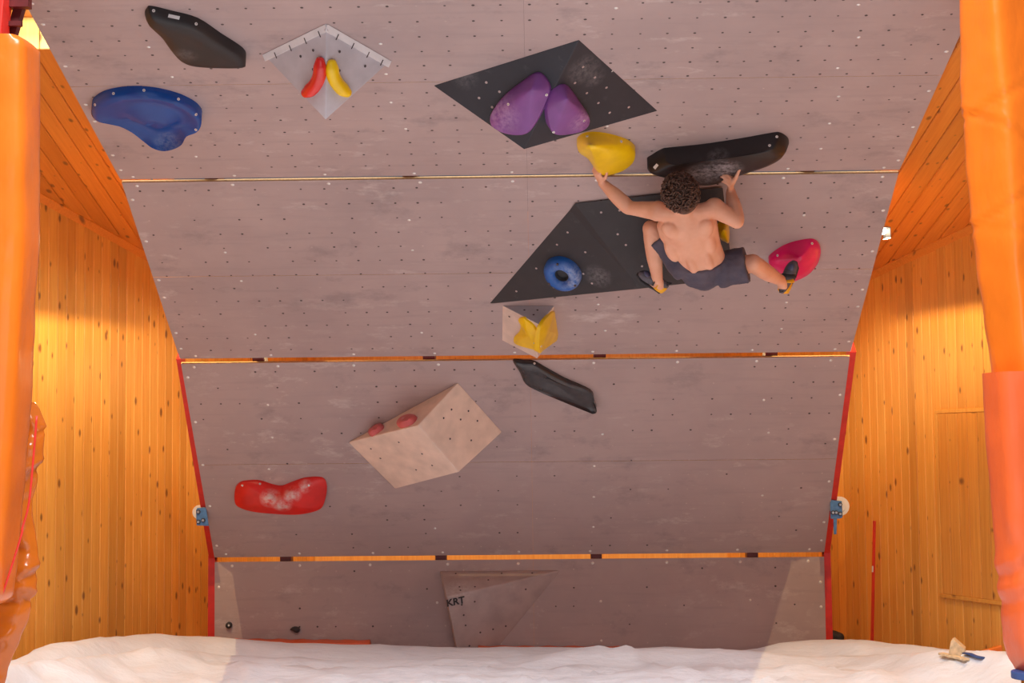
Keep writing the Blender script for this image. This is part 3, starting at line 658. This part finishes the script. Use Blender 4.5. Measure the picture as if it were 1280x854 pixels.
# ------------------------------------------------------------------ things on the right wall
inR = V((-1, -WB, 0)).normalized(); alR = V((-WB, 1, 0)).normalized()
q = [wall_hit(1, x, y) for x, y in ((1182, 742), (1258, 745), (1252, 513), (1180, 517))]
yy0, yy1 = sorted((q[0].y, q[1].y)); zz0, zz1 = q[0].z, q[3].z
def wp(Y, z, off): return V((wallX(1, Y), Y, z)) + inR*off
hp = empty('hatch_panel', wp((yy0+yy1)/2, zz0, .015), 'flush hatch of pine boards set on the right side wall by the orange pad', 'panel')
nb = 6
for i in range(nb):
    a, b_ = yy0 + (yy1-yy0)*i/nb + .002, yy0 + (yy1-yy0)*(i+1)/nb - .002; mb = MB()
    mb.hexa([wp(a, zz0, .013), wp(b_, zz0, .013), wp(b_, zz0, .030), wp(a, zz0, .030), wp(a, zz1, .013), wp(b_, zz1, .013), wp(b_, zz1, .030), wp(a, zz1, .030)])
    bevel(mb.build('plank', 'pine_hatch', parent=hp, origin=wp(a, zz0, .02)), .003, 1)
for za, zb in ((zz0-.03, zz0), (zz1, zz1+.03)):
    mb = MB(); mb.hexa([wp(yy0-.03, za, .013), wp(yy1+.03, za, .013), wp(yy1+.03, za, .034), wp(yy0-.03, za, .034), wp(yy0-.03, zb, .013), wp(yy1+.03, zb, .013), wp(yy1+.03, zb, .034), wp(yy0-.03, zb, .034)])
    bevel(mb.build('frame_strip', 'pine', parent=hp, origin=wp(yy0, za, .02)), .003, 1)
mb = MB(); mb.hexa([wp(yy1, zz0, .013), wp(yy1+.03, zz0, .013), wp(yy1+.03, zz0, .034), wp(yy1, zz0, .034), wp(yy1, zz1, .013), wp(yy1+.03, zz1, .013), wp(yy1+.03, zz1, .034), wp(yy1, zz1, .034)])
bevel(mb.build('frame_strip', 'pine', parent=hp, origin=wp(yy1, zz0, .02)), .003, 1)
# red bar
a = wall_hit(1, 1094.5, 830) + inR*.05; b_ = wall_hit(1, 1099.5, 651) + inR*.05; a.z = .05
e = empty('red_bar', a, 'thin red steel bar standing upright against the right side wall', 'bar')
mb = MB(); d = (b_-a).normalized(); sx = alR; mb.box((a+b_)/2, .032, .012, (b_-a).length, (sx, d.cross(sx).normalized(), d)); bevel(mb.build('bar', 'red_steel', parent=e), .003)
mb = MB(); c = a + (b_-a)*.72 + inR*.008; mb.box(c, .014, .006, .05, (sx, inR, d)); mb.build('sticker', 'label_white', parent=e)
# dark lumps at the foot of the right wall
c = wall_hit(1, 1057, 797) + inR*.14; c.z = hitY(1057, 795, c.y).z
e = mesh_o = MB(); e.ball(c, (.085, .06, .05)); e.ball(c + V((-.09, 0, -.01)), (.05, .045, .042)); e.ball(c + V((.06, -.01, -.012)), (.05, .05, .046)); e.box(c - V((0, 0, c.z/2+.02)), .16, .1, c.z-.04)
o = remesh(e.build('dark_lump', 'rubber', origin=c), .012, 4); tag(o, 'dark grey lump lying at the foot of the right side wall behind the tarp', 'bag')

# ================================================================== crash mats and tarp
FL = .40
mt = empty('crash_mat', (0, 5.5, 0), 'pale vinyl crash mat covering the floor before the climbing wall', 'mat')
mb = MB(); mb.box((0, 5.4, FL/2), 4.3, 10.6, FL); bevel(mb.build('mat_body', 'mat_vinyl', parent=mt), .03, 3)
mt = empty('kick_mat', (0, 12.9, 0), 'orange crash mat edge showing between kick panel and white tarp', 'mat')
mb = MB(); mb.box((0, 11.85, .17), 5.2, 2.2, .34); bevel(mb.build('mat_body', 'vinyl_red_orange', parent=mt), .02, 2)
def flap(xa, xb, ya, yb):       # fold of the orange cover pushed up against the kick panel
    N = 24; vs = []; fs = []
    for i in range(N+1):
        x = xa + (xb-xa)*i/N; y = ya + (yb-ya)*i/N; edge = math.sin(math.pi*i/N)**.3
        p = hitY(x, y, 13.08); zt = p.z*edge + (.34)*(1-edge) if i in (0, N) else p.z
        for Y, z in ((13.14, .30), (13.13, zt-.01), (13.09, zt + .004*math.sin(i*1.7)), (13.02, zt-.02), (12.96, .30)): vs.append(V((p.x, Y, z)))
    for i in range(N):
        for j in range(4): fs.append([i*5+j, i*5+j+1, (i+1)*5+j+1, (i+1)*5+j])
    fs += [list(range(5)), list(range(N*5, N*5+5))]
    mesh('cover_fold', vs, fs, 'vinyl_red_orange', parent=mt, smooth=True, angle=50)
flap(286, 470, 798.5, 800.5); flap(590, 782, 807.6, 808.2)
y1t = [(-30, 850), (8, 829), (60, 808), (120, 799), (175, 794.5), (260, 796.5), (300, 800.5), (370, 804.5), (440, 806.5), (560, 809.5), (700, 809.5), (776, 812), (850, 813), (930, 813), (985, 803), (1020, 800), (1080, 802), (1130, 808), (1180, 813.5), (1250, 815), (1300, 822)]
y2t = [(-30, 855), (8, 833), (120, 821), (208, 812.5), (285, 820), (430, 827), (628, 823.5), (709, 816.5), (776, 813.8), (850, 814.5), (934, 818), (1035, 824), (1145, 816.5), (1250, 817), (1300, 824)]
yb_t = [(-30, 10.6), (8, 10.9), (60, 11.5), (175, 12.35), (260, 12.72), (1020, 12.72), (1080, 12.5), (1180, 11.95), (1260, 11.45), (1300, 11.2)]
vs = []; cols = 190; prof_t = [k/44 for k in range(45)]
for i in range(cols+1):
    px = -26 + (1318-26+10)*i/cols
    Yb = interp(yb_t, px); pa = hitY(px, interp(y1t, px), Yb); Y2 = Yb - .62; pb = hitY(px, interp(y2t, px), Y2)
    zdip = min(pa.z, pb.z) - .09
    key = [(Yb+.20, .34), (Yb+.07, pa.z-.05), (Yb, pa.z), (Yb-.10, pa.z-.018), (Yb-.38, zdip), (Y2+.10, pb.z-.02), (Y2, pb.z), (Y2-.22, pb.z-.075), (Y2-.6, .455), (Yb-1.7, .445), (9.7, .425)]
    Y0 = key[0][0]
    d = ray(px, 830); 
    for t_ in prof_t:
        Y = Y0 + (9.7-Y0)*(t_**1.7)
        z = interp([(-k, v) for k, v in key], -Y)
        X = CAM.x + (Y)*(d.x/d.y)
        fade = min(1, max(0, (Y0-Y)/.35))
        wr = noise.noise(V((X*1.3, Y*5.0 + X*.8, 3.1)))*.034 + noise.noise(V((X*3.1+5, Y*7.0 - X*2, 9.3)))*.016
        wr += .034*max(0, 1-abs(noise.noise(V((X*1.1+2, Y*2.4+X*1.2, 1.7))))*7) + .02*max(0, 1-abs(noise.noise(V((X*1.9-4, Y*3.4-X*1.5, 5.7))))*8)
        for y0_, k_, am, wd, ph in ((11.95, .10, .045, .07, 0), (11.55, -.13, .05, .09, 2), (11.2, .07, .05, .08, 4), (11.75, .32, .035, .06, 1), (11.5, -.38, .035, .06, 3), (10.9, .02, .04, .09, 5)):
            q_ = (Y - y0_ - k_*X - .08*math.sin(X*1.9+ph))/wd; wr += am*(.5+.5*math.sin(X*.9+ph*1.7))*(math.exp(-q_*q_) if q_ > 0 else math.exp(-q_*q_*.25))
        vs.append(V((X, Y, max(.412, z + wr*fade*(.35 if Y > Y2-.05 else 1)))))
M = len(prof_t); fs = [[i*M+j, i*M+j+1, (i+1)*M+j+1, (i+1)*M+j] for i in range(cols) for j in range(M-1)]
tp = mesh('tarp', vs, fs, 'white_tarp', origin=(0, 11, .42), smooth=True); tag(tp, 'crumpled white tarp spread over the crash mats along the wall foot', 'tarp')
so = tp.modifiers.new('t', 'SOLIDIFY'); so.thickness = .006; so.offset = -1
# wooden wedge, flat stick and blue strap lying on the tarp
bpy.context.evaluated_depsgraph_get().update()
def on_tarp(px, py):
    ok, loc, nn, _ = tp.ray_cast(CAM - V(tp.location), ray(px, py).normalized())
    return loc + V(tp.location) + V((0, 0, .008)) if ok else hitY(px, py, interp(yb_t, px)-.3)
c = on_tarp(1196, 823); e = empty('wedge_block', c, 'sawn timber wedge block standing on the white tarp', 'block'); mb = MB()
P = lambda x, y, k=0: hitY(x, y, c.y + k)
fr = [(1185.5, 818), (1188.5, 802), (1192, 799.7), (1206, 812), (1205.5, 824), (1202, 825)]
q = [P(x, y) for x, y in fr]; q2 = [P(x+2.5, y-1.2, 0) + V((.02, .10, 0)) for x, y in fr]; k = len(q)
mb.add(q+q2, [list(range(k)), list(range(k, 2*k))] + [[i, (i+1) % k, k+(i+1) % k, k+i] for i in range(k)]); bevel(mb.build('block', 'timber', parent=e), .004)
mb = MB(); a = on_tarp(1175, 819); b_ = on_tarp(1207, 826.5); d = (b_-a).normalized(); mb.box((a+b_)/2 - V((0, .03, -.006)), (b_-a).length, .05, .016, (d, V((0, 0, 1)).cross(d).normalized(), V((0, 0, 1)))); st = bevel(mb.build('flat_stick', 'timber'), .003); tag(st, 'flat timber stick under the wedge block on the tarp', 'stick')
mb = MB(); pts = [on_tarp(x, y) + V((0, -.01, .006)) for x, y in ((1205, 819), (1212, 820), (1219, 823), (1228, 825))]; mb.tube(pts, [(.022, .008)]*4, 8, flat=(0, 0, 1)); st = mb.build('strap', 'strap_blue', origin=pts[0], smooth=True); tag(st, 'short blue strap lying beside the timber wedge block', 'strap')
# orange cover corner behind the right pad
mb = MB(); q = [hitY(x, y, 11.75) for x, y in ((1220, 821), (1236, 811.5), (1252, 806.5), (1285, 798), (1285, 840), (1220, 840))]; k = len(q)
mb.add(q + [z + V((-.03, .10, -.02)) for z in q], [list(range(k)), list(range(k, 2*k))] + [[i, (i+1) % k, k+(i+1) % k, k+i] for i in range(k)])
o = bevel(mb.build('cover_corner', 'vinyl_orange', origin=q[5], smooth=False), .02, 3); tag(o, 'folded corner of orange vinyl cover behind the right padded column', 'cover')

# ================================================================== padded columns
def pad_mesh(rows, n=9, amp=.006, seed=0, creases=()):
    """rows: list of closed polygons (corner points, same count); rounded by chaikin, displaced outwards"""
    vs = []; cnt = None
    for r_ in rows:
        pts = [V(p) for p in r_]
        res = []
        k = len(pts)
        for i in range(k):
            for j in range(n): res.append(pts[i].lerp(pts[(i+1) % k], j/n))
        for _ in range(3): res = [(res[i-1] + res[i]*2 + res[(i+1) % len(res)])/4 for i in range(len(res))]
        c = sum(res, V())/len(res)
        for p in res:
            o = (p-c); o.z = 0; o.normalize()
            d = noise.noise(V((p.x*5+seed, p.y*5, p.z*4)))*amp + noise.noise(V((p.x*11, p.y*11+seed, p.z*8)))*amp*.4
            for (zc, tilt, dep, wd) in creases:
                q = (p.z - zc - tilt*(p.x-c.x)); d -= dep*math.exp(-(q/wd)**2) - dep*.6*math.exp(-((q-wd*2.2)/wd)**2)
            vs.append(p + o*d)
        cnt = len(res)
    R = len(rows); fs = [[i*cnt+j, i*cnt+(j+1) % cnt, (i+1)*cnt+(j+1) % cnt, (i+1)*cnt+j] for i in range(R-1) for j in range(cnt)]
    fs += [list(range(cnt))[::-1], list(range((R-1)*cnt, R*cnt))]
    return vs, fs
def rows_y(tab, y0, y1, step): 
    k = int((y1-y0)/step); return [(y0 + (y1-y0)*i/k) for i in range(k+1)]
# left column: red steel post, long orange pad, draped orange vinyl behind it
YC = 7.85
lc = empty('padded_column', (-2.35, 7.85, 0), 'red steel post wrapped in an orange vinyl pad with a cord, left of the wall', 'column')
tabL = [(-40, 55), (60, 55), (200, 55.5), (300, 54), (400, 49), (470, 46), (520, 43), (580, 38), (640, 33), (700, 27), (735, 23), (752, 19)]
rows = []
for y in rows_y(tabL, 60.5, 752, 7):
    p = hitY(interp(tabL, y), y, YC+.16); sh_ = .03 if y < 66 or y > 745 else 0
    rows.append([p + V((-sh_, 0, 0)), p + V((-.02-sh_, -.30, 0)), p + V((-.36+sh_, -.30, 0)), p + V((-.38+sh_, 0, 0))])
vs, fs = pad_mesh(rows, seed=2, amp=.007); mesh('pad', vs, fs, 'vinyl_orange', parent=lc, smooth=True, angle=60)
mb = MB(); ptop = hitY(4, 0, YC); a = hitY(2.5, 30, YC) + V((-.045, 0, 0)); b_ = V((a.x-.30, YC, 0)); d = (a-b_).normalized(); mb.box((a*1.1+b_*.9)/2 + d*.4, .13, .13, 5.4, (d.cross(V((0, -1, 0))).normalized(), V((0, 1, 0)), d)); bevel(mb.build('post', 'red_steel', parent=lc), .006)
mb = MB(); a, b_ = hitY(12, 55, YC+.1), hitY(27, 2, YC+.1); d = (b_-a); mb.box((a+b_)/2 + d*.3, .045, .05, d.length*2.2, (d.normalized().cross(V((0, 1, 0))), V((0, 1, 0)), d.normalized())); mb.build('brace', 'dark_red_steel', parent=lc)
mb = MB(); a = hitY(13, 6, YC+.05); mb.box(a + V((.02, 0, .02)), .16, .06, .075); mb.build('crossbar', 'dark_red_steel', parent=lc)
mb = MB(); a = hitY(15, 30, YC+.05); mb.box(a, .10, .03, .025); mb.build('crossbar', 'dark_red_steel', parent=lc)
pts = [hitY(x, y, YC-.02) for x, y in ((46, 520), (42, 570), (36, 630), (28, 660), (27, 668), (14, 710), (2, 745), (-10, 765))]; mb = MB(); mb.tube([V(p) for p in spline([tuple(p) for p in pts], 4, False)], [.006]*(4*7+1), 6); mb.build('cord', 'red_steel', parent=lc, smooth=True)
tabD = [(503, 46), (512, 52), (530, 58), (560, 57), (600, 49), (625, 44), (650, 46), (690, 51), (708, 53.5), (730, 50), (770, 41), (800, 30), (822, 18), (838, 10), (880, 4)]
rows = []
for y in rows_y(tabD, 503, 940, 5):
    p = hitY(interp(tabD, y), y, YC+.45); k = max(.05, min(1, (y-500)/60))
    fo = .05*math.sin(y*.085) + .03*math.sin(y*.21+1); wdt = .10 + .35*k
    rows.append([p, p + V((-.05, -.05-.04*k+fo*.4, 0)), p + V((-wdt*.5, -.07+fo*.5, 0)), p + V((-wdt, -.04, 0)), p + V((-wdt, .06, 0)), p + V((-wdt*.4, .06+fo*.3, 0))])
vs, fs = pad_mesh(rows, n=8, amp=.016, seed=9, creases=((1.75, 1.1, .022, .02), (1.5, -.9, .02, .018), (1.95, 1.6, .016, .018), (1.3, .7, .016, .02)))
dr = mesh('vinyl_drape', vs, fs, 'vinyl_drape', origin=(-2.5, 8.3, .45), smooth=True); tag(dr, 'loose orange vinyl sheet hanging in folds behind the left padded column', 'cover')
# right column
rc = empty('padded_column', (2.45, 7.85, 0), 'tall post wrapped in creased shiny orange vinyl pads, right of the wall', 'column')
tabR = [(-40, 1198.5), (0, 1198.5), (60, 1199), (130, 1201), (200, 1206), (285, 1213), (340, 1220), (400, 1229), (470, 1239)]
tabC = [(-40, 1243), (0, 1245), (60, 1249), (100, 1254), (140, 1259), (200, 1263), (300, 1268), (400, 1276), (470, 1283)]
rows = []
for y in rows_y(tabR, -30, 474, 6):
    p = hitY(interp(tabR, y), y, YC+.12); q = hitY(interp(tabC, y), y, YC-.12)
    rows.append([p, q, q + V((.24, .13, 0)), q + V((.24, .36, 0)), p + V((.06, .14, 0))])
zt = lambda y: hitY(1230, y, YC).z
vs, fs = pad_mesh(rows, seed=5, amp=.009, creases=((zt(118), .55, .009, .014), (zt(170), -.75, .011, .014), (zt(250), .65, .010, .014), (zt(292), -.2, .005, .014)))
mesh('pad', vs, fs, 'vinyl_orange', parent=rc, smooth=True, angle=60)
tabR2 = [(466, 1226), (540, 1230), (620, 1236), (700, 1242.5), (770, 1248), (800, 1251), (818, 1256), (834, 1265), (842, 1272)]
rows = []
for y in rows_y(tabR2, 467, 842, 6):
    p = hitY(interp(tabR2, y), y, YC+.06); k = .07*max(0, (y-800)/42)
    rows.append([p, p + V((.05, -.20, 0)), p + V((.32-k, -.20, 0)), p + V((.36-k, .10, 0)), p + V((.1, .16, 0))])
vs, fs = pad_mesh(rows, seed=8, amp=.008, creases=((zt(690), .8, .012, .03), (zt(735), .5, .010, .03)))
mesh('pad', vs, fs, 'vinyl_red_orange', parent=rc, smooth=True, angle=60)
c = hitY(1292, 843, YC-.04); mb = MB(); mb.cyl(V((c.x, c.y+.0, c.z-.02)), V((c.x, c.y, c.z+.015)), .105, n=24); bevel(mb.build('strap', 'strap_blue', parent=rc, smooth=True, angle=40), .004)
mb = MB(); mb.box((c.x+.13, c.y+.16, 3.0), .10, .10, 6.0); bevel(mb.build('post', 'red_steel', parent=rc), .006)
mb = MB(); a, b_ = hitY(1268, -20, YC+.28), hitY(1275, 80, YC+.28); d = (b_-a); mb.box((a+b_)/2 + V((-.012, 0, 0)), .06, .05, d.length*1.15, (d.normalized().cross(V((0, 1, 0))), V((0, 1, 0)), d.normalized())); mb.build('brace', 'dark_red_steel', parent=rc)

# ================================================================== the climber
S = lambda x, y, h: F2.at(x, y, h)
pe = empty('person', S(875, 335, .45), 'shirtless climber with curly dark hair, navy shorts and yellow-heeled shoes, hanging off the wall', 'person')
J = dict(shL=S(822, 264, .37), shR=S(893, 260, .37), elL=S(786, 260, .27), elR=S(921, 277, .44), wrL=S(751, 227, .13), wrR=S(913, 238, .20),
         neck=S(857, 266, .38), head=S(849, 244, .39), pel=S(880, 338, .46), hipL=S(862, 337, .44), hipR=S(896, 338, .44),
         knL=S(814, 286, .25), knR=S(941, 329, .44), anL=S(822, 351, .42), anR=S(977, 351, .31))
lat = (J['shR']-J['shL']).normalized()
spine = (J['neck']-J['pel']).normalized(); lat = (lat - spine*lat.dot(spine)).normalized(); back = lat.cross(spine)
if back.dot(CAM-J['pel']) < 0: back = -back
mb = MB()
# torso sections: centre px, half width, half depth
tor = [((881, 345), .43, .10, .085), ((880, 336), .44, .148, .105), ((878, 326), .435, .150, .100), ((873, 313), .425, .150, .095), ((866, 299), .41, .172, .105), ((860, 286), .395, .190, .112), ((857, 276), .38, .186, .108), ((856, 268), .375, .150, .09), ((854, 260), .375, .075, .07)]
mb.tube([S(*c_, h) for c_, h, a, b_ in tor], [(a, b_) for _, _, a, b_ in tor], 20, flat=back)
mb.tube([J['neck'] - spine*.03, J['neck'].lerp(J['head'], .6), J['head']], [.062, .058, .055], 14)
# trapezius, shoulder blades, lats
for s, k in ((-1, 'shL'), (1, 'shR')):
    mb.tube([J['neck'] + spine*.02, J['neck'].lerp(J[k], .5) + back*.015, J[k] + back*.01], [.05, .055, .058], 12)
    mb.ball(J[k], (.066, .066, .066))
    mb.ball(J[k].lerp(S(862, 300, .41), .42) + back*.074, (.058, .036, .080), (lat, back, (spine + lat*.25*s).normalized()))
    mb.ball(S(862, 300, .41) + lat*s*.115 + back*.05, (.05, .045, .11), (lat, back, spine))
    mb.ball(S(874, 318, .43) + lat*s*.05 + back*.076, (.034, .03, .11), (lat, back, spine))
def limb(a, b_, r0, r1, mid=None, side=None, n=12):
    a, b_ = V(a), V(b_); pts = [a.lerp(b_, t_) for t_ in (0, .18, .36, .55, .75, 1)]
    rm = mid or (r0+r1)/2; rr = [r0, (r0+rm)/2*1.04, rm*1.02, rm*.95, (r1+rm)/2*.96, r1]
    if side is not None: pts = [p + V(side)*math.sin(math.pi*t_)*.018 for p, t_ in zip(pts, (0, .18, .36, .55, .75, 1))]
    mb.tube(pts, rr, n)
limb(J['shL'], J['elL'], .060, .044, .054); limb(J['elL'], J['wrL'], .048, .028, .048)
limb(J['shR'], J['elR'], .062, .046, .057); limb(J['elR'], J['wrR'], .050, .030, .051)
mb.ball(J['elL'], .045); mb.ball(J['elR'], .046)
limb(J['hipL'], J['knL'], .085, .055, .078); limb(J['knL'], J['anL'], .056, .035, .056, side=back)
limb(J['hipR'], J['knR'], .088, .058, .080); limb(J['knR'], J['anR'], .058, .036, .056, side=-spine*.6)
mb.ball(J['knL'], .058); mb.ball(J['knR'], .060)
# head: looks into the wall, a little up and to the left
look = (-back*.85 - lat*.45 + spine*.25).normalized(); hup = (spine - look*spine.dot(look)).normalized(); hsd = look.cross(hup)
H = J['head'] + hup*.02
mb.ball(H, (.078, .098, .112), (hsd, look, hup)); mb.ball(H + look*.045 - hup*.06, (.058, .058, .062), (hsd, look, hup))
mb.ball(H + look*.108 - hup*.028, (.014, .022, .024), (hsd, look, hup)); mb.ball(H + look*.098 - hup*.066, (.024, .012, .010), (hsd, look, hup)); mb.ball(H + look*.088 + hup*.02, (.055, .018, .014), (hsd, look, hup))
for s in (-1, 1):
    mb.ball(H + hsd*s*.084 - look*.006 - hup*.012, (.012, .022, .034), (hsd, look, hup))
# hands
def hand(wr, dirv, nrm, thumb, L=.185, curl=1.0, gap=0):
    """dirv: wrist->knuckles, nrm: towards which the fingers curl, thumb: side of the thumb"""
    d = V(dirv).normalized(); nn = V(nrm); nn = (nn - d*nn.dot(d)).normalized(); s = d.cross(nn)
    if s.dot(V(thumb)) < 0: s = -s
    palm = [wr, wr + d*.03, wr + d*.065, wr + d*.095]
    mb.tube(palm, [(.026, .020), (.034, .019), (.041, .017), (.042, .014)], 12, flat=nn)
    for i, (off, ln) in enumerate(((.032, .078), (.011, .088), (-.010, .082), (-.030, .064))):
        k0 = wr + d*(.092 - abs(off-.008)*.25) + s*off; pts = [k0 - d*.02, k0]; a = .25*curl; p = k0.copy()
        for fr_, da in ((.46, .55), (.30, .65), (.24, .45)):
            a += da*curl; p = p + (d*math.cos(a) + nn*math.sin(a))*ln*fr_*1.02 + s*off*.06; pts.append(p.copy())
        mb.tube(pts, [.0105, .0105, .0098, .0092, .0075], 8)
    b0 = wr + d*.028 + s*.026; td = (d*.62 + s*.62 + nn*.35).normalized()
    p1 = b0 + td*.045; p2 = p1 + (d*.85 + s*.25 + nn*.4).normalized()*.034; p3 = p2 + (d*.8 + nn*.6).normalized()*.026
    mb.tube([b0 - td*.01, b0 + td*.02, p1, p2, p3], [.014, .0145, .0125, .0115, .009], 8)
tipL = S(740, 205, .13); hand(J['wrL'], tipL - J['wrL'], F2.at(752, 205, .10) - F2.at(740, 205, .14), lat + spine*.2, curl=.8)
tipR = S(916, 222, .19); hand(J['wrR'], S(914, 222, .21) - J['wrR'], (-lat*1.0 - F2.n*.5), spine*.6 + lat*1.0, curl=.85)
# right thumb stands up beside the hold
w0 = J['wrR'].lerp(S(916, 226, .2), .5); mb.tube([w0, S(920, 222, .21), S(923, 215, .2), S(925, 210.5, .19)], [.016, .0145, .0125, .010], 8)
# feet inside the shoes
footL = (S(801, 341, .38), S(829, 361, .42)); footR = (S(992, 328, .20), S(979, 364, .32))
for an, (toe, heel) in ((J['anL'], footL), (J['anR'], footR)): mb.tube([an, an.lerp(heel, .5), heel.lerp(toe, .35), heel.lerp(toe, .75)], [.036, .04, .036, .026], 10)
body = remesh(mb.build('body', 'skin', parent=pe), .0075, 4)
for s in (-1, 1):
    e2 = MB(); e2.ball(H + look*.092 + hsd*s*.032 + hup*.002, .0125); e2.build('eye', 'eye_white', parent=pe, smooth=True)
# hair: cap of curls
hb_ = MB(); hc = H + hup*.030 - look*.020; rr = random.Random(11)
hb_.ball(hc, (.096, .103, .107), (hsd, look, hup), 24, 16)
hb_.ball(hc - look*.055 - hup*.055, (.078, .060, .070), (hsd, look, hup), 16, 10)
for i in range(520):
    z = rr.uniform(-.72, 1); a = rr.uniform(0, 2*math.pi); q = math.sqrt(1-z*z); dv_ = hsd*(q*math.cos(a)) + look*(q*math.sin(a)) + hup*z
    if dv_.dot(look) > .62 and dv_.dot(hup) < .45: continue
    if dv_.dot(hup) < -.15 and dv_.dot(look) > .05: continue
    rad = .098 + .010*rr.random(); c0 = hc + (hsd*(dv_.dot(hsd)*rad*.97) + look*(dv_.dot(look)*rad*1.05) + hup*(dv_.dot(hup)*rad*1.08))
    t1 = dv_.orthogonal().normalized(); t1.rotate(Matrix.Rotation(rr.uniform(0, 6.28), 3, dv_)); t2 = dv_.cross(t1); cr = rr.uniform(.008, .015)
    pts = []
    for k in range(9):
        an = k*.95; pts.append(c0 + t1*math.cos(an)*cr + dv_*(math.sin(an)*cr + .004) + t2*(k-4)*.0042)
    hb_.tube(pts, [.0025, .0045, .005, .005, .005, .005, .0045, .004, .002], 5)
hb_.build('hair', 'hair', parent=pe, smooth=True)
# shorts
mb = MB()
sec = [((882, 349), .42, .085, .085), ((881, 343), .435, .148, .112), ((880, 336), .445, .166, .122), ((878.5, 329), .44, .163, .116), ((877.5, 324.5), .438, .160, .112)]
mb.tube([S(*c_, h) for c_, h, a, b_ in sec], [(a, b_) for _, _, a, b_ in sec], 22, flat=back)
for hk, kk, t1, r0, r1 in (('hipL', 'knL', .80, .108, .082), ('hipR', 'knR', .84, .118, .116)):
    a, b_ = J[hk], J[kk]; pts = [a.lerp(b_, t_*t1) for t_ in (0, .25, .5, .75, .93, 1)]
    mb.tube(pts, [r0, r0*1.02, (r0+r1)/2, r1, r1*1.02, r1*1.03], 18)
sh = remesh(mb.build('shorts', 'shorts_navy', parent=pe), .009, 3)
for vtx in sh.data.vertices:      # cloth folds
    p = vtx.co; d = noise.noise(V((p.x*16, p.y*9, p.z*16)))*.007 + noise.noise(V((p.x*40+3, p.y*22, p.z*30)))*.003
    vtx.co += vtx.normal*d
# shoes
def shoe(an, toe, heel, topdir):
    ax = (toe-heel); L = ax.length; ax.normalize(); tp_ = V(topdir); tp_ = (tp_ - ax*tp_.dot(ax)).normalized(); sd = ax.cross(tp_)
    s = MB(); stt = [(-.02, .018, .030, .012), (.03, .031, .042, .018), (.30, .037, .044, .022), (.52, .041, .040, .014), (.72, .045, .034, .004), (.90, .037, .026, -.006), (1.0, .022, .017, -.010), (1.05, .008, .008, -.012)]
    P = lambda t_, up, side=0: heel + ax*(L*t_) + tp_*up + sd*side
    s.tube([P(t_, o) for t_, w_, h_, o in stt], [(w_, h_) for t_, w_, h_, o in stt], 14, flat=tp_)
    o = s.build('shoe', 'shoe_grey', parent=pe, smooth=True); sub = o.modifiers.new('s', 'SUBSURF'); sub.levels = sub.render_levels = 1
    h_ = MB(); h_.tube([P(t_, o_ - .006) for t_, o_ in ((-.05, .012), (.0, .012), (.16, .010), (.34, .004))], [(.024, .028), (.040, .040), (.0445, .039), (.043, .024)], 14, flat=tp_); h_.build('heel_cup', 'shoe_yellow', parent=o, smooth=True)
    k = MB(); k.tube([P(t_, -.030 + c_) for t_, c_ in ((.02, .002), (.3, .006), (.6, -.004), (.85, -.006), (1.02, .004))], [(.034, .010), (.040, .010), (.044, .010), (.040, .011), (.018, .010)], 12, flat=tp_); k.build('sole', 'rubber', parent=o, smooth=True)
    for t_, m_ in ((.40, 'shoe_yellow'), (.56, 'rubber')):
        z = MB(); pts = [P(t_ + .10*math.sin(a_*.5), .010 + math.cos(a_)*.046, math.sin(a_)*.046) for a_ in [-1.5+.3*i for i in range(11)]]
        z.tube(pts, [(.015, .005)]*11, 8, flat=tp_ if False else None); z.build('strap', m_, parent=o, smooth=True)
    z = MB(); z.ball(P(.80, .024), (.026, .034, .012), (sd, ax, tp_)); z.build('toe_patch', 'shoe_blue', parent=o, smooth=True)
    z = MB(); hl = P(.06, .052); z.tube([hl - sd*.014, hl + tp_*.03 - ax*.012, hl + sd*.014], [.004]*3, 6); z.build('pull_loop', 'rubber', parent=o, smooth=True)
shoe(J['anL'], footL[0], footL[1], (J['knL']-J['anL']).normalized() + back*.35)
shoe(J['anR'], footR[0], footR[1], (J['knR']-J['anR']).normalized() + back*.5)
